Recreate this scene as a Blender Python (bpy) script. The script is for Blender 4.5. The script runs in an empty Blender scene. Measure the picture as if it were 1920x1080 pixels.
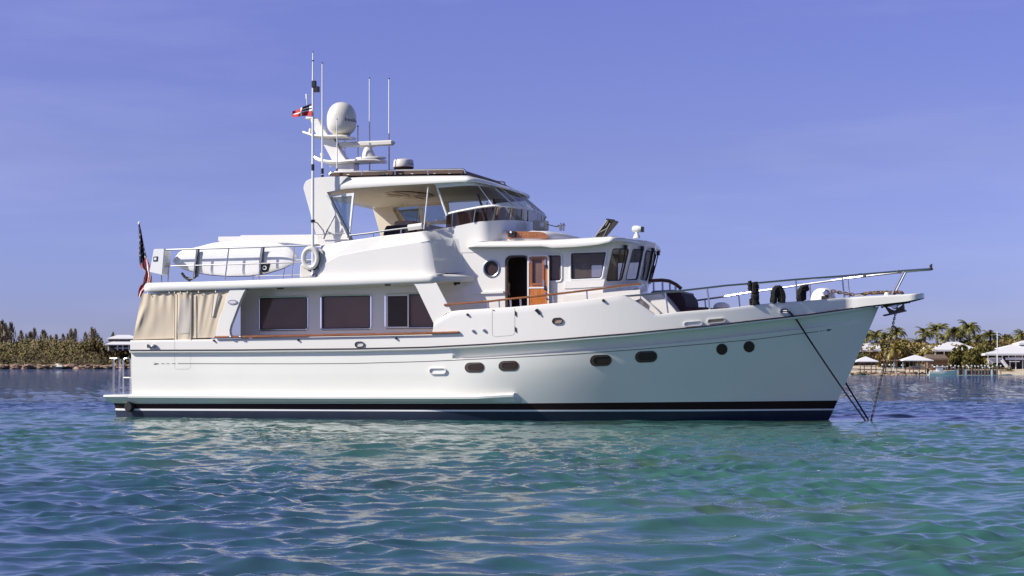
import bpy, bmesh, math, random
import numpy as np
from math import radians, sin, cos, pi, sqrt
from mathutils import Vector, Matrix
from mathutils.geometry import tessellate_polygon

S = bpy.context.scene
COL = S.collection

# ------------------------------------------------------------------ camera
FPX, HCAM, HY, DIST, TH = 3300.0, 1.3, 685.0, 44.0, radians(18)
cam_d = bpy.data.cameras.new("camera")
cam_d.sensor_width = 36.0
cam_d.lens = 36.0 * FPX / 1920.0
cam_d.shift_y = (HY - 540.0) / 1920.0
cam_d.clip_start, cam_d.clip_end = 0.5, 30000.0
cam = bpy.data.objects.new("camera", cam_d)
cam.location = (0, 0, HCAM)
cam.rotation_euler = (pi / 2, 0, 0)
COL.objects.link(cam)
S.camera = cam

# ------------------------------------------------------------------ light
SUN_EL, SUN_PHI = radians(35), radians(32)      # elevation; angle off the stern towards starboard
sx = -cos(SUN_EL) * cos(SUN_PHI - TH)
sy = -cos(SUN_EL) * sin(SUN_PHI - TH)
sun_dir = Vector((sx, sy, sin(SUN_EL)))         # towards the sun, world axes
sun_d = bpy.data.lights.new("sun", 'SUN')
sun_d.energy = 4.9
sun_d.angle = radians(0.5)
sun_d.color = (1.0, 0.945, 0.865)
sun = bpy.data.objects.new("sun", sun_d)
sun.rotation_euler = sun_dir.to_track_quat('Z', 'Y').to_euler()
sun.location = (-60, -20, 60)
COL.objects.link(sun)

world = bpy.data.worlds.new("World")
S.world = world
world.use_nodes = True
wt = world.node_tree
for n in list(wt.nodes):
    wt.nodes.remove(n)
w_out = wt.nodes.new("ShaderNodeOutputWorld")
w_bg = wt.nodes.new("ShaderNodeBackground")
w_bg.inputs[1].default_value = 0.1265
sky = wt.nodes.new("ShaderNodeTexSky")
sky.sky_type = 'NISHITA'
sky.sun_disc = False
sky.sun_elevation = SUN_EL
sky.sun_rotation = math.atan2(sun_dir.x, sun_dir.y)
sky.air_density, sky.dust_density, sky.ozone_density = 1.0, 0.6, 3.0
tint = wt.nodes.new("ShaderNodeMix"); tint.data_type = 'RGBA'; tint.blend_type = 'MULTIPLY'
tint.inputs[0].default_value = 1.0
# the photograph's violet-blue grade of the sky, by height above the horizon
w_tc = wt.nodes.new("ShaderNodeTexCoord")
w_sep = wt.nodes.new("ShaderNodeSeparateXYZ")
w_cr = wt.nodes.new("ShaderNodeValToRGB")
_e = w_cr.color_ramp.elements
_e[0].position, _e[0].color = 0.0, (0.48, 0.53, 1.0, 1)
_e[1].position, _e[1].color = 0.60, (0.50, 0.43, 0.47, 1)
for _p, _c in ((0.04, (0.442, 0.452, 0.94, 1)), (0.117, (0.52, 0.436, 0.771, 1)), (0.205, (0.59, 0.458, 0.827, 1))):
    _n = _e.new(_p); _n.color = _c
wt.links.new(w_tc.outputs['Generated'], w_sep.inputs[0])
wt.links.new(w_sep.outputs['Z'], w_cr.inputs[0])
wt.links.new(w_cr.outputs[0], tint.inputs[7])
# thin wisps of high cloud
w_geo = wt.nodes.new("ShaderNodeTexCoord")
w_map = wt.nodes.new("ShaderNodeMapping")
w_map.inputs['Scale'].default_value = (1.6, 1.6, 9.0)
w_map.inputs['Rotation'].default_value = (0.0, radians(14), 0.0)
w_noise = wt.nodes.new("ShaderNodeTexNoise")
w_noise.inputs['Scale'].default_value = 2.2
w_noise.inputs['Detail'].default_value = 6.0
w_noise.inputs['Roughness'].default_value = 0.55
w_ramp = wt.nodes.new("ShaderNodeMapRange")
w_ramp.inputs[1].default_value, w_ramp.inputs[2].default_value = 0.48, 0.80
w_ramp.inputs[3].default_value, w_ramp.inputs[4].default_value = 0.0, 0.20
cl = wt.nodes.new("ShaderNodeMix"); cl.data_type = 'RGBA'
cl.inputs[7].default_value = (4.2, 4.3, 6.0, 1)
wt.links.new(sky.outputs[0], tint.inputs[6])
wt.links.new(w_geo.outputs['Generated'], w_map.inputs[0])
wt.links.new(w_map.outputs[0], w_noise.inputs['Vector'])
wt.links.new(w_noise.outputs['Fac'], w_ramp.inputs[0])
wt.links.new(w_ramp.outputs[0], cl.inputs[0])
wt.links.new(tint.outputs[2], cl.inputs[6])
wt.links.new(cl.outputs[2], w_bg.inputs[0])
wt.links.new(w_bg.outputs[0], w_out.inputs[0])

S.view_settings.view_transform = 'Standard'
S.view_settings.look = 'None'
S.view_settings.exposure = 0.35
S.view_settings.gamma = 1.0
S.view_settings.use_curve_mapping = False
S.render.engine = 'CYCLES'
S.cycles.max_bounces = 8
S.cycles.transparent_max_bounces = 16
S.cycles.use_denoising = True
S.cycles.sample_clamp_indirect = 6.0
S.cycles.caustics_reflective = True

# ------------------------------------------------------------------ coordinates
# yacht frame: x forward, y to port (away from the viewer), z up, waterline z = 0
cT, sT = cos(TH), sin(TH)
YACHT_M = Matrix.Translation((0, DIST, 0)) @ Matrix.Rotation(-TH, 4, 'Z')

def P(px, py, y):
    t = (px - 960.0) / FPX
    x = (DIST * t + y * (t * cT - sT)) / (cT + t * sT)
    Y = DIST - x * sT + y * cT
    return Vector((x, y, HCAM + (HY - py) * Y / FPX))

def PR(v):
    X = v[0] * cT + v[1] * sT
    Y = DIST - v[0] * sT + v[1] * cT
    return 960 + FPX * X / Y, HY - FPX * (v[2] - HCAM) / Y

def W(px, py, d):
    return Vector(((px - 960.0) / FPX * d, d, HCAM + (HY - py) * d / FPX))

def lerp(a, b, t):
    return a + (b - a) * t

def sstep(a, b, t):
    t = min(1.0, max(0.0, (t - a) / (b - a)))
    return t * t * (3 - 2 * t)

# ------------------------------------------------------------------ materials
MATS = {}
def mat(name, col, rough=0.5, metal=0.0, coat=0.0, ior=1.5, vary=0.0, vscale=3.0, bump=0.0, bscale=40.0, stretch=(1, 1, 1), col2=None, spec=0.5):
    m = bpy.data.materials.new(name)
    m.use_nodes = True
    nt = m.node_tree
    b = nt.nodes["Principled BSDF"]
    b.inputs['Base Color'].default_value = (*col, 1)
    b.inputs['Roughness'].default_value = rough
    b.inputs['Metallic'].default_value = metal
    b.inputs['IOR'].default_value = ior
    b.inputs['Coat Weight'].default_value = coat
    b.inputs['Coat Roughness'].default_value = 0.06
    b.inputs['Specular IOR Level'].default_value = spec
    if vary > 0 or bump > 0:
        tc = nt.nodes.new("ShaderNodeTexCoord")
        mp = nt.nodes.new("ShaderNodeMapping")
        mp.inputs['Scale'].default_value = stretch
        nt.links.new(tc.outputs['Object'], mp.inputs[0])
        if vary > 0:
            n = nt.nodes.new("ShaderNodeTexNoise")
            n.inputs['Scale'].default_value = vscale
            n.inputs['Detail'].default_value = 6
            nt.links.new(mp.outputs[0], n.inputs['Vector'])
            mx = nt.nodes.new("ShaderNodeMix"); mx.data_type = 'RGBA'
            c2 = col2 if col2 else tuple(c * (1 - vary) for c in col)
            mx.inputs[6].default_value = (*col, 1)
            mx.inputs[7].default_value = (*c2, 1)
            mr = nt.nodes.new("ShaderNodeMapRange")
            mr.inputs[1].default_value, mr.inputs[2].default_value = 0.35, 0.68
            nt.links.new(n.outputs['Fac'], mr.inputs[0])
            nt.links.new(mr.outputs[0], mx.inputs[0])
            nt.links.new(mx.outputs[2], b.inputs['Base Color'])
        if bump > 0:
            n2 = nt.nodes.new("ShaderNodeTexNoise")
            n2.inputs['Scale'].default_value = bscale
            n2.inputs['Detail'].default_value = 4
            nt.links.new(mp.outputs[0], n2.inputs['Vector'])
            bp = nt.nodes.new("ShaderNodeBump")
            bp.inputs['Strength'].default_value = bump
            bp.inputs['Distance'].default_value = 0.02
            nt.links.new(n2.outputs['Fac'], bp.inputs['Height'])
            nt.links.new(bp.outputs[0], b.inputs['Normal'])
    MATS[name] = m
    return m

def glass_mat(name, tint, alpha, rough=0.03, body=(0.02, 0.02, 0.02), refl=1.0):
    m = bpy.data.materials.new(name)
    m.use_nodes = True
    nt = m.node_tree
    for n in list(nt.nodes):
        nt.nodes.remove(n)
    out = nt.nodes.new("ShaderNodeOutputMaterial")
    tr = nt.nodes.new("ShaderNodeBsdfTransparent"); tr.inputs[0].default_value = (*tint, 1)
    di = nt.nodes.new("ShaderNodeBsdfDiffuse"); di.inputs[0].default_value = (*body, 1)
    gl = nt.nodes.new("ShaderNodeBsdfGlossy"); gl.inputs[0].default_value = (1, 1, 1, 1); gl.inputs['Roughness'].default_value = rough
    m1 = nt.nodes.new("ShaderNodeMixShader"); m1.inputs[0].default_value = alpha
    m2 = nt.nodes.new("ShaderNodeMixShader")
    fr = nt.nodes.new("ShaderNodeFresnel"); fr.inputs[0].default_value = 1.5
    nt.links.new(tr.outputs[0], m1.inputs[1]); nt.links.new(di.outputs[0], m1.inputs[2])
    mu = nt.nodes.new("ShaderNodeMath"); mu.operation = 'MULTIPLY'; mu.inputs[1].default_value = refl
    nt.links.new(fr.outputs[0], mu.inputs[0]); nt.links.new(mu.outputs[0], m2.inputs[0])
    nt.links.new(m1.outputs[0], m2.inputs[1]); nt.links.new(gl.outputs[0], m2.inputs[2])
    nt.links.new(m2.outputs[0], out.inputs[0])
    MATS[name] = m
    return m

GEL = mat("gelcoat", (0.80, 0.78, 0.725), 0.22, coat=0.35, vary=0.035, vscale=0.9)
HULLM = mat("hull_gelcoat", (0.82, 0.815, 0.745), 0.18, coat=0.4, vary=0.05, vscale=0.5, bump=0.11, bscale=0.8)
CREAM = mat("cream_liner", (0.62, 0.56, 0.44), 0.6, vary=0.06)
NONSKID = mat("deck_nonskid", (0.30, 0.235, 0.17), 0.85)
NAVY = mat("navy_antifouling", (0.009, 0.016, 0.040), 0.45, vary=0.5, vscale=3.0, col2=(0.016, 0.022, 0.045))
BLACKB = mat("dark_boot_paint", (0.020, 0.008, 0.009), 0.55, spec=0.2)
STEEL = mat("stainless", (0.50, 0.50, 0.52), 0.27, metal=1.0)
DSTEEL = mat("galvanised_dark", (0.035, 0.028, 0.025), 0.55, vary=0.5, vscale=15)
TEAK = mat("varnished_teak", (0.35, 0.125, 0.036), 0.22, coat=0.6, vary=0.45, vscale=6, stretch=(1, 8, 8))
TEAKD = mat("door_teak", (0.60, 0.19, 0.022), 0.25, coat=0.5, vary=0.35, vscale=5, stretch=(9, 9, 1))
RUBBER = mat("black_rubber", (0.012, 0.012, 0.012), 0.5)
BLACK = mat("black_plastic", (0.010, 0.010, 0.011), 0.4)
GREYM = mat("grey_metal", (0.30, 0.30, 0.31), 0.6)
CANVAS = mat("sand_canvas", (0.64, 0.545, 0.415), 0.85, vary=0.16, vscale=1.6, bump=0.25, bscale=6.0, stretch=(1, 1, 0.5), col2=(0.55, 0.465, 0.35))
CANVASD = mat("canvas_piping", (0.60, 0.54, 0.43), 0.8)
VINYL = mat("clear_vinyl_panel", (0.62, 0.56, 0.49), 0.5, vary=0.2, vscale=3.5, bump=0.3, bscale=5, stretch=(1, 1, .4))
BURG = mat("burgundy_cushion", (0.032, 0.012, 0.022), 0.75, bump=0.2, bscale=20)
NAVYF = mat("navy_fabric", (0.016, 0.014, 0.030), 0.8)
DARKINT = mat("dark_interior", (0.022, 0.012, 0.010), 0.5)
TANINT = mat("tan_interior", (0.50, 0.365, 0.275), 0.55, vary=0.2)
BROWNB = mat("brown_screen", (0.060, 0.038, 0.030), 0.5)
WHITEP = mat("white_paint", (0.80, 0.80, 0.79), 0.3, coat=0.2)
OFFW = mat("offwhite_plastic", (0.66, 0.64, 0.585), 0.35, vary=0.05, vscale=4)
SHADEP = mat("lilac_grey_cover", (0.60, 0.60, 0.62), 0.5)
ROPEB = mat("black_rope", (0.012, 0.010, 0.010), 0.9, bump=0.6, bscale=60)
ROPET = mat("tan_rope", (0.20, 0.13, 0.085), 0.9, vary=0.4, vscale=30, bump=0.7, bscale=50)
REDF = mat("flag_red", (0.42, 0.022, 0.028), 0.8)
WHITEF = mat("flag_white", (0.74, 0.72, 0.72), 0.8)
NAVYC = mat("flag_navy", (0.012, 0.012, 0.045), 0.8)
NAVYL = mat("board_edge_navy", (0.02, 0.03, 0.16), 0.4)
GREYP = mat("grey_pinstripe", (0.10, 0.085, 0.075), 0.5)
DARKGLASS = mat("tinted_glass", (0.19, 0.115, 0.100), 0.04, vary=0.35, vscale=0.9, col2=(0.135, 0.080, 0.072), spec=0.35)
DARKGLASS2 = mat("dark_glass", (0.052, 0.036, 0.031), 0.10, spec=0.2)
PHGLASS = glass_mat("pilothouse_glass", (0.92, 0.88, 0.84), 0.24, body=(0.36, 0.28, 0.23), refl=0.6)
BRGLASS = glass_mat("bridge_glass", (0.76, 0.77, 0.66), 0.13, body=(0.12, 0.10, 0.08), refl=0.55)
SMOKE = glass_mat("smoked_screen", (0.26, 0.18, 0.15), 0.60, body=(0.050, 0.032, 0.026), refl=0.25)
VINYLG = glass_mat("vinyl_window", (0.55, 0.66, 0.72), 0.45, body=(0.14, 0.18, 0.20))
CLEARV = glass_mat("clear_vinyl", (0.9, 0.9, 0.92), 0.30, rough=0.15, body=(0.5, 0.5, 0.52))
GLOW = mat("lamp_glass", (0.75, 0.75, 0.75), 0.1)
TEXTM = mat("navy_lettering", (0.006, 0.006, 0.020), 0.5)
RIMB = mat("brown_rim", (0.07, 0.055, 0.047), 0.45)
TANLENS = mat("tan_lens", (0.36, 0.27, 0.19), 0.35)

# ------------------------------------------------------------------ mesh building
class MB:
    def __init__(self):
        self.v, self.f, self.m = [], [], []
    def add(self, vs, fs, mi=0):
        o = len(self.v)
        self.v += [Vector(v) for v in vs]
        for f in fs:
            self.f.append([i + o for i in f]); self.m.append(mi)
        return self
    def grid(self, rows, mi=0, closed=False, mis=None):
        n, k = len(rows), len(rows[0])
        vs = [p for r in rows for p in r]
        o = len(self.v); self.v += [Vector(v) for v in vs]
        for i in range(n - 1):
            for j in range(k if closed else k - 1):
                j2 = (j + 1) % k
                self.f.append([o + i * k + j, o + i * k + j2, o + (i + 1) * k + j2, o + (i + 1) * k + j])
                self.m.append(mis(i, j) if mis else mi)
        return self
    def poly(self, loop, mi=0, holes=()):
        loops = [loop] + list(holes)
        allv = [Vector(p) for l in loops for p in l]
        tris = tessellate_polygon([[Vector(p) for p in l] for l in loops])
        return self.add(allv, [list(t) for t in tris], mi)
    def prism(self, loop, off, mi=0, holes=(), mi_back=None, mi_side=None):
        off = Vector(off)
        self.poly(loop, mi, holes)
        self.poly([Vector(p) + off for p in loop], mi if mi_back is None else mi_back, [[Vector(p) + off for p in h] for h in holes])
        for l in [loop] + list(holes):
            n = len(l)
            vs = [Vector(p) for p in l] + [Vector(p) + off for p in l]
            self.add(vs, [[i, (i + 1) % n, n + (i + 1) % n, n + i] for i in range(n)], mi if mi_side is None else mi_side)
        return self
    def box(self, c, s, mi=0, M=None):
        c = Vector(c); hx, hy, hz = s[0] / 2, s[1] / 2, s[2] / 2
        vs = [Vector((a * hx, b * hy, d * hz)) for d in (-1, 1) for a, b in ((-1, -1), (1, -1), (1, 1), (-1, 1))]
        if M: vs = [M @ v for v in vs]
        return self.add([v + c for v in vs], [[0, 3, 2, 1], [4, 5, 6, 7], [0, 1, 5, 4], [1, 2, 6, 5], [2, 3, 7, 6], [3, 0, 4, 7]], mi)
    def tube(self, pts, r, seg=8, mi=0, cap=True, closed=False):
        pts = [Vector(p) for p in pts]
        n = len(pts)
        rs = r if isinstance(r, (list, tuple)) else [r] * n
        rings = []
        up = None
        for i, p in enumerate(pts):
            if closed:
                d = pts[(i + 1) % n] - pts[i - 1]
            else:
                d = pts[min(i + 1, n - 1)] - pts[max(i - 1, 0)]
            if d.length < 1e-9: d = Vector((0, 0, 1))
            d.normalize()
            if up is None:
                up = Vector((0, 0, 1)) if abs(d.z) < 0.9 else Vector((1, 0, 0))
            a = d.cross(up).normalized(); up = a.cross(d).normalized()
            rings.append([p + (a * cos(2 * pi * k / seg) + up * sin(2 * pi * k / seg)) * rs[i] for k in range(seg)])
        if closed: rings.append(rings[0])
        self.grid(rings, mi, closed=True)
        if cap and not closed:
            self.add(rings[0], [list(range(seg))], mi); self.add(rings[-1], [list(range(seg))[::-1]], mi)
        return self
    def lathe(self, c, prof, seg=24, axis='Z', mi=0, mis=None):
        c = Vector(c); rows = []
        for r, h in prof:
            row = []
            for k in range(seg):
                a = 2 * pi * k / seg
                u, w = r * cos(a), r * sin(a)
                row.append(c + (Vector((u, w, h)) if axis == 'Z' else Vector((u, h, w)) if axis == 'Y' else Vector((h, u, w))))
            rows.append(row)
        self.grid(rows, mi, closed=True, mis=mis)
        return self
    def mirror(self):
        n = len(self.v)
        self.v += [Vector((v.x, -v.y, v.z)) for v in self.v]
        self.f += [[i + n for i in f][::-1] for f in self.f]
        self.m += list(self.m)
        return self
    def build(self, name, mats, parent=None, smooth=35, bevel=0.0, seg=2, weld=True, origin=None, matrix=None):
        if not isinstance(mats, (list, tuple)): mats = [mats]
        me = bpy.data.meshes.new(name)
        o = Vector(origin) if origin is not None else Vector((0, 0, 0))
        me.from_pydata([tuple(v - o) for v in self.v], [], self.f)
        for m in mats: me.materials.append(m)
        me.polygons.foreach_set("material_index", self.m)
        bm = bmesh.new(); bm.from_mesh(me)
        if weld: bmesh.ops.remove_doubles(bm, verts=bm.verts, dist=0.0006)
        bmesh.ops.recalc_face_normals(bm, faces=bm.faces)
        bm.to_mesh(me); bm.free()
        if smooth:
            me.polygons.foreach_set("use_smooth", [True] * len(me.polygons))
            me.set_sharp_from_angle(angle=radians(smooth))
        if name in SPLIT:
            return self._split(name, me, mats, parent, bevel, seg, smooth)
        ob = bpy.data.objects.new(name, me)
        COL.objects.link(ob)
        if parent is not None: ob.parent = parent
        if matrix is not None:
            ob.matrix_world = matrix @ Matrix.Translation(o)
        elif origin is not None:
            ob.location = o
        if bevel > 0:
            bv = ob.modifiers.new("bevel", 'BEVEL')
            bv.width, bv.segments, bv.limit_method, bv.angle_limit = bevel, seg, 'ANGLE', radians(40)
            bv.harden_normals = True
        return ob

    def _split(self, name, me, mats, parent, bevel, seg, smooth):
        """every loose piece becomes a part of its own"""
        n = len(me.vertices); par = list(range(n))
        def find(i):
            while par[i] != i:
                par[i] = par[par[i]]; i = par[i]
            return i
        for p in me.polygons:
            a = find(p.vertices[0])
            for v in p.vertices[1:]: par[find(v)] = a
        isl = {}
        for p in me.polygons: isl.setdefault(find(p.vertices[0]), []).append(p.index)
        first = None
        for k, fs in isl.items():
            vs = sorted({v for f in fs for v in me.polygons[f].vertices}); ix = {v: i for i, v in enumerate(vs)}
            m2 = bpy.data.meshes.new(name)
            m2.from_pydata([tuple(me.vertices[v].co) for v in vs], [], [[ix[v] for v in me.polygons[f].vertices] for f in fs])
            for m in mats: m2.materials.append(m)
            m2.polygons.foreach_set("material_index", [me.polygons[f].material_index for f in fs])
            if smooth:
                m2.polygons.foreach_set("use_smooth", [True] * len(fs)); m2.set_sharp_from_angle(angle=radians(smooth))
            ob = bpy.data.objects.new(name, m2); COL.objects.link(ob)
            if parent is not None: ob.parent = parent
            if bevel > 0:
                bv = ob.modifiers.new("bevel", 'BEVEL')
                bv.width, bv.segments, bv.limit_method, bv.angle_limit = bevel, seg, 'ANGLE', radians(40)
                bv.harden_normals = True
            first = first or ob
        bpy.data.meshes.remove(me)
        return first

SPLIT = {"stanchion", "hinge", "rail_joint", "soffit_light", "screen_stanchion", "windscreen_mullion", "wing_pillar", "arch_leg", "curtain_pole", "curtain_post",
         "rolled_curtain", "folded_curtain", "flybridge_coaming", "swim_ledge", "rub_rail", "rail_band", "pilothouse_wall", "saloon_wall", "side_ledge", "door_handle", "door_latch",
         "door_lock", "coaming_rail", "bow_rail", "deck_rail", "brace_and_shadow_tube", "strap", "helm_arch_tube", "coaming_strake", "boarding_rail", "rail_post", "windscreen_valance", "pole_collar"}

def tag(o, label, cat, group=None, kind=None):
    o['label'] = label; o['category'] = cat
    if group: o['group'] = group
    if kind: o['kind'] = kind
    return o

def empty(name, loc=(0, 0, 0), rz=0.0):
    e = bpy.data.objects.new(name, None)
    e.empty_display_size = 0.3
    e.location = loc; e.rotation_euler = (0, 0, rz)
    COL.objects.link(e)
    return e

def pp(pts, y):
    return [P(a, b, y) for a, b in pts]

def rrect(x0, z0, x1, z1, r, n=5):
    """rounded rectangle in 2-D, counter-clockwise"""
    out = []
    for cx, cz, a0 in ((x1 - r, z0 + r, -90), (x1 - r, z1 - r, 0), (x0 + r, z1 - r, 90), (x0 + r, z0 + r, 180)):
        for k in range(n + 1):
            a = radians(a0 + 90 * k / n)
            out.append((cx + r * cos(a), cz + r * sin(a)))
    return out

def pxrect(x0, y0, x1, y1, y, r=0.06, n=5, skew=0.0):
    """rounded rectangle from pixel corners on the plane y (skew: metres the top is shifted in x)"""
    a, b = P(x0, y1, y), P(x1, y0, y)
    # follow the perspective slope of the edges
    return [Vector((q[0] + skew * (q[1] - a.z) / max(1e-6, b.z - a.z), y, q[1])) for q in rrect(a.x, a.z, b.x, b.z, r, n)]

def inset2(loop, d):
    """inset a planar loop lying in an x-z plane"""
    n = len(loop); out = []
    area = sum(loop[i].x * loop[(i + 1) % n].z - loop[(i + 1) % n].x * loop[i].z for i in range(n))
    s = 1 if area > 0 else -1
    for i in range(n):
        a, b, c = loop[i - 1], loop[i], loop[(i + 1) % n]
        e1 = Vector((b.x - a.x, b.z - a.z)); e2 = Vector((c.x - b.x, c.z - b.z))
        if e1.length < 1e-7: e1 = e2.copy()
        if e2.length < 1e-7: e2 = e1.copy()
        e1.normalize(); e2.normalize()
        n1 = Vector((-e1.y, e1.x)) * s; n2 = Vector((-e2.y, e2.x)) * s
        m = n1 + n2
        m = m / max(0.3, m.dot(m) / 2)
        out.append(Vector((b.x + m.x * d, b.y, b.z + m.y * d)))
    return out

YACHT = empty("motor_yacht", (0, DIST, 0), -TH)
tag(YACHT, "large white trawler yacht with raised pilothouse and flybridge anchored on the water", "yacht")

def yobj(mb, name, mats, label, cat, group=None, base=None, **kw):
    """a top-level thing modelled in the yacht's frame"""
    if base is None:
        n = max(1, len(mb.v))
        base = (sum(v.x for v in mb.v) / n, sum(v.y for v in mb.v) / n, min(v.z for v in mb.v))
    o = mb.build(name, mats, None, origin=base, matrix=YACHT_M, **kw)
    return tag(o, label, cat, group)
# ================================================================== WATER
rng = np.random.default_rng(7)
def water_rows():
    r = [0.6]
    while r[-1] < 9: r.append(r[-1] * 1.06)
    while r[-1] < 64: r.append(r[-1] * 1.0030)
    while r[-1] < 400: r.append(r[-1] * 1.012)
    while r[-1] < 12000: r.append(r[-1] * 1.06)
    return np.array(r)
R = water_rows()
dense = np.linspace(-20.5, 20.5, 980)
side = 20.5 + (180 - 20.5) * (np.linspace(0, 1, 70)[1:] ** 1.7)
ang = np.radians(np.concatenate([-side[::-1][1:], dense, side]))          # azimuth from the view axis
# the first and last column meet behind the camera
ang = np.concatenate([[-pi], ang])
nA, nR = len(ang), len(R)
RR, AA = np.meshgrid(R, ang, indexing='ij')
X0, Y0 = RR * np.sin(AA), RR * np.cos(AA)
dR = np.gradient(R)[:, None] * np.ones_like(AA)
dA = np.abs(RR * np.gradient(ang)[None, :])
Z0 = np.zeros_like(X0); DX = np.zeros_like(X0); DY = np.zeros_like(X0)
nw = 110
lam = np.exp(np.linspace(math.log(0.15), math.log(4.0), nw))
th0 = radians(-78)
amp_mod = 1.0 + 0.55 * np.sin(X0 * 0.61 + 1.3 + 1.2 * np.sin(Y0 * .21)) * np.sin(Y0 * 0.33 + X0 * .23) + 0.45 * np.sin(X0 * 1.3 - Y0 * .5 + .4) * np.sin(Y0 * .71 + 2)
amp_mod = np.clip(amp_mod, 0.25, 2.0)
# the yacht shelters the water close along her side
xb_ = X0 * cT - (Y0 - DIST) * sT; yb_ = X0 * sT + (Y0 - DIST) * cT
lee = 1 - 0.60 * np.exp(-(np.maximum(0, -yb_ - 2.6) / 5.0) ** 2) * np.clip((11.5 - np.abs(xb_)) / 3.0, 0, 1) * (yb_ < 2.6)
for i, L in enumerate(lam):
    spread = lerp(0.75, 0.55, i / nw)
    th = th0 + rng.normal(0, spread)
    kx, ky = 2 * pi / L * cos(th), 2 * pi / L * sin(th)
    slope = 0.036 * (1.0 if L < 0.65 else (0.65 / L) ** 1.05) * (min(1.0, L / .30) ** 0.8)
    a = slope * L / (2 * pi)
    proj = np.abs(cos(th) * np.sin(AA) + sin(th) * np.cos(AA))
    samp = np.maximum(dR * proj, dA * np.sqrt(np.maximum(0, 1 - proj ** 2)))
    wgt = np.clip((L / np.maximum(samp, 1e-4) - 2.2) / 2.0, 0, 1)
    ph = kx * X0 + ky * Y0 + rng.uniform(0, 2 * pi)
    if L < 0.55: wgt = wgt * amp_mod
    wgt = wgt * lee
    Z0 += a * wgt * np.cos(ph)
    DX -= 1.05 * a * wgt * cos(th) * np.sin(ph); DY -= 1.05 * a * wgt * sin(th) * np.sin(ph)
X1, Y1 = X0 + DX, Y0 + DY
co = np.stack([X1, Y1, Z0], -1).reshape(-1, 3).astype(np.float32)
ii, jj = np.meshgrid(np.arange(nR - 1), np.arange(nA - 1), indexing='ij')
a_ = (ii * nA + jj).ravel()
quads = np.stack([a_, a_ + 1, a_ + nA + 1, a_ + nA], -1)[:, ::-1].astype(np.int32)
me = bpy.data.meshes.new("sea")
me.vertices.add(len(co)); me.vertices.foreach_set("co", co.ravel())
me.loops.add(quads.size); me.loops.foreach_set("vertex_index", quads.ravel())
me.polygons.add(len(quads))
me.polygons.foreach_set("loop_start", np.arange(0, quads.size, 4, dtype=np.int32))
me.polygons.foreach_set("loop_total", np.full(len(quads), 4, dtype=np.int32))
me.polygons.foreach_set("use_smooth", np.ones(len(quads), dtype=bool))
me.update(calc_edges=True)
sea = bpy.data.objects.new("sea", me); COL.objects.link(sea)
sea['kind'] = 'structure'; sea['label'] = "choppy shallow sea, teal near the boat and deep blue beyond"; sea['category'] = "sea"

m = bpy.data.materials.new("sea_water"); m.use_nodes = True
nt = m.node_tree; b = nt.nodes["Principled BSDF"]
b.inputs['IOR'].default_value = 1.333
b.inputs['Roughness'].default_value = 0.03
geo = nt.nodes.new("ShaderNodeNewGeometry")
sep = nt.nodes.new("ShaderNodeSeparateXYZ"); nt.links.new(geo.outputs['Position'], sep.inputs[0])
def math_n(op, a, b_=None, c=None, clamp=False):
    n = nt.nodes.new("ShaderNodeMath"); n.operation = op; n.use_clamp = clamp
    for i, v in enumerate((a, b_, c)):
        if v is None: continue
        if isinstance(v, (int, float)): n.inputs[i].default_value = v
        else: nt.links.new(v, n.inputs[i])
    return n.outputs[0]
def noise_n(scale, detail=3, stretch=(1, 1, 1)):
    mp = nt.nodes.new("ShaderNodeMapping"); mp.inputs['Scale'].default_value = stretch
    nt.links.new(geo.outputs['Position'], mp.inputs[0])
    n = nt.nodes.new("ShaderNodeTexNoise"); n.inputs['Scale'].default_value = scale; n.inputs['Detail'].default_value = detail
    nt.links.new(mp.outputs[0], n.inputs['Vector'])
    return n.outputs['Fac']
def mrange(v, a, b_, c=0.0, d=1.0, smooth=True):
    n = nt.nodes.new("ShaderNodeMapRange"); n.interpolation_type = 'SMOOTHSTEP' if smooth else 'LINEAR'
    nt.links.new(v, n.inputs[0])
    for i, q in enumerate((a, b_, c, d)): n.inputs[i + 1].default_value = q
    return n.outputs[0]
def mixc(f, c1, c2):
    n = nt.nodes.new("ShaderNodeMix"); n.data_type = 'RGBA'
    if isinstance(f, float): n.inputs[0].default_value = f
    else: nt.links.new(f, n.inputs[0])
    for i, c in ((6, c1), (7, c2)):
        if isinstance(c, tuple): n.inputs[i].default_value = (*c, 1)
        else: nt.links.new(c, n.inputs[i])
    return n.outputs[2]
wob = math_n('MULTIPLY', math_n('SUBTRACT', noise_n(0.10, 4), 0.5), 14.0)
Yw = math_n('ADD', sep.outputs['Y'], wob)
edge = math_n('ADD', Yw, math_n('MULTIPLY', sep.outputs['X'], 0.28))      # the sand bank ends along the boat
sandy = mrange(edge, 49.0, 40.0)
left = mrange(math_n('ADD', sep.outputs['X'], math_n('MULTIPLY', wob, .25)), -4.5, 3.0)     # weed bed on the left
nearl = mrange(sep.outputs['Y'], 17.0, 27.0)
shal = math_n('MULTIPLY', sandy, math_n('MAXIMUM', math_n('MULTIPLY', left, mrange(sep.outputs['Y'], 8.0, 18.0, 0.7, 1.0)), math_n('ADD', math_n('MULTIPLY', nearl, 0.55), 0.25)))
patch = noise_n(0.35, 4)
DEEP, TEAL, GREEN = (0.019, 0.052, 0.112), (0.040, 0.126, 0.104), (0.060, 0.114, 0.068)
teal = mixc(mrange(patch, .47, .70), TEAL, GREEN)
colr = mixc(shal, DEEP, teal)
shore = math_n('MULTIPLY', math_n('MULTIPLY', mrange(sep.outputs['Y'], 205.0, 232.0), mrange(sep.outputs['Y'], 262.0, 244.0)), math_n('MULTIPLY', mrange(sep.outputs['X'], 30.0, 36.0), mrange(sep.outputs['X'], 105.0, 95.0)))
colr = mixc(shore, colr, (0.10, 0.30, 0.32))
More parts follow.
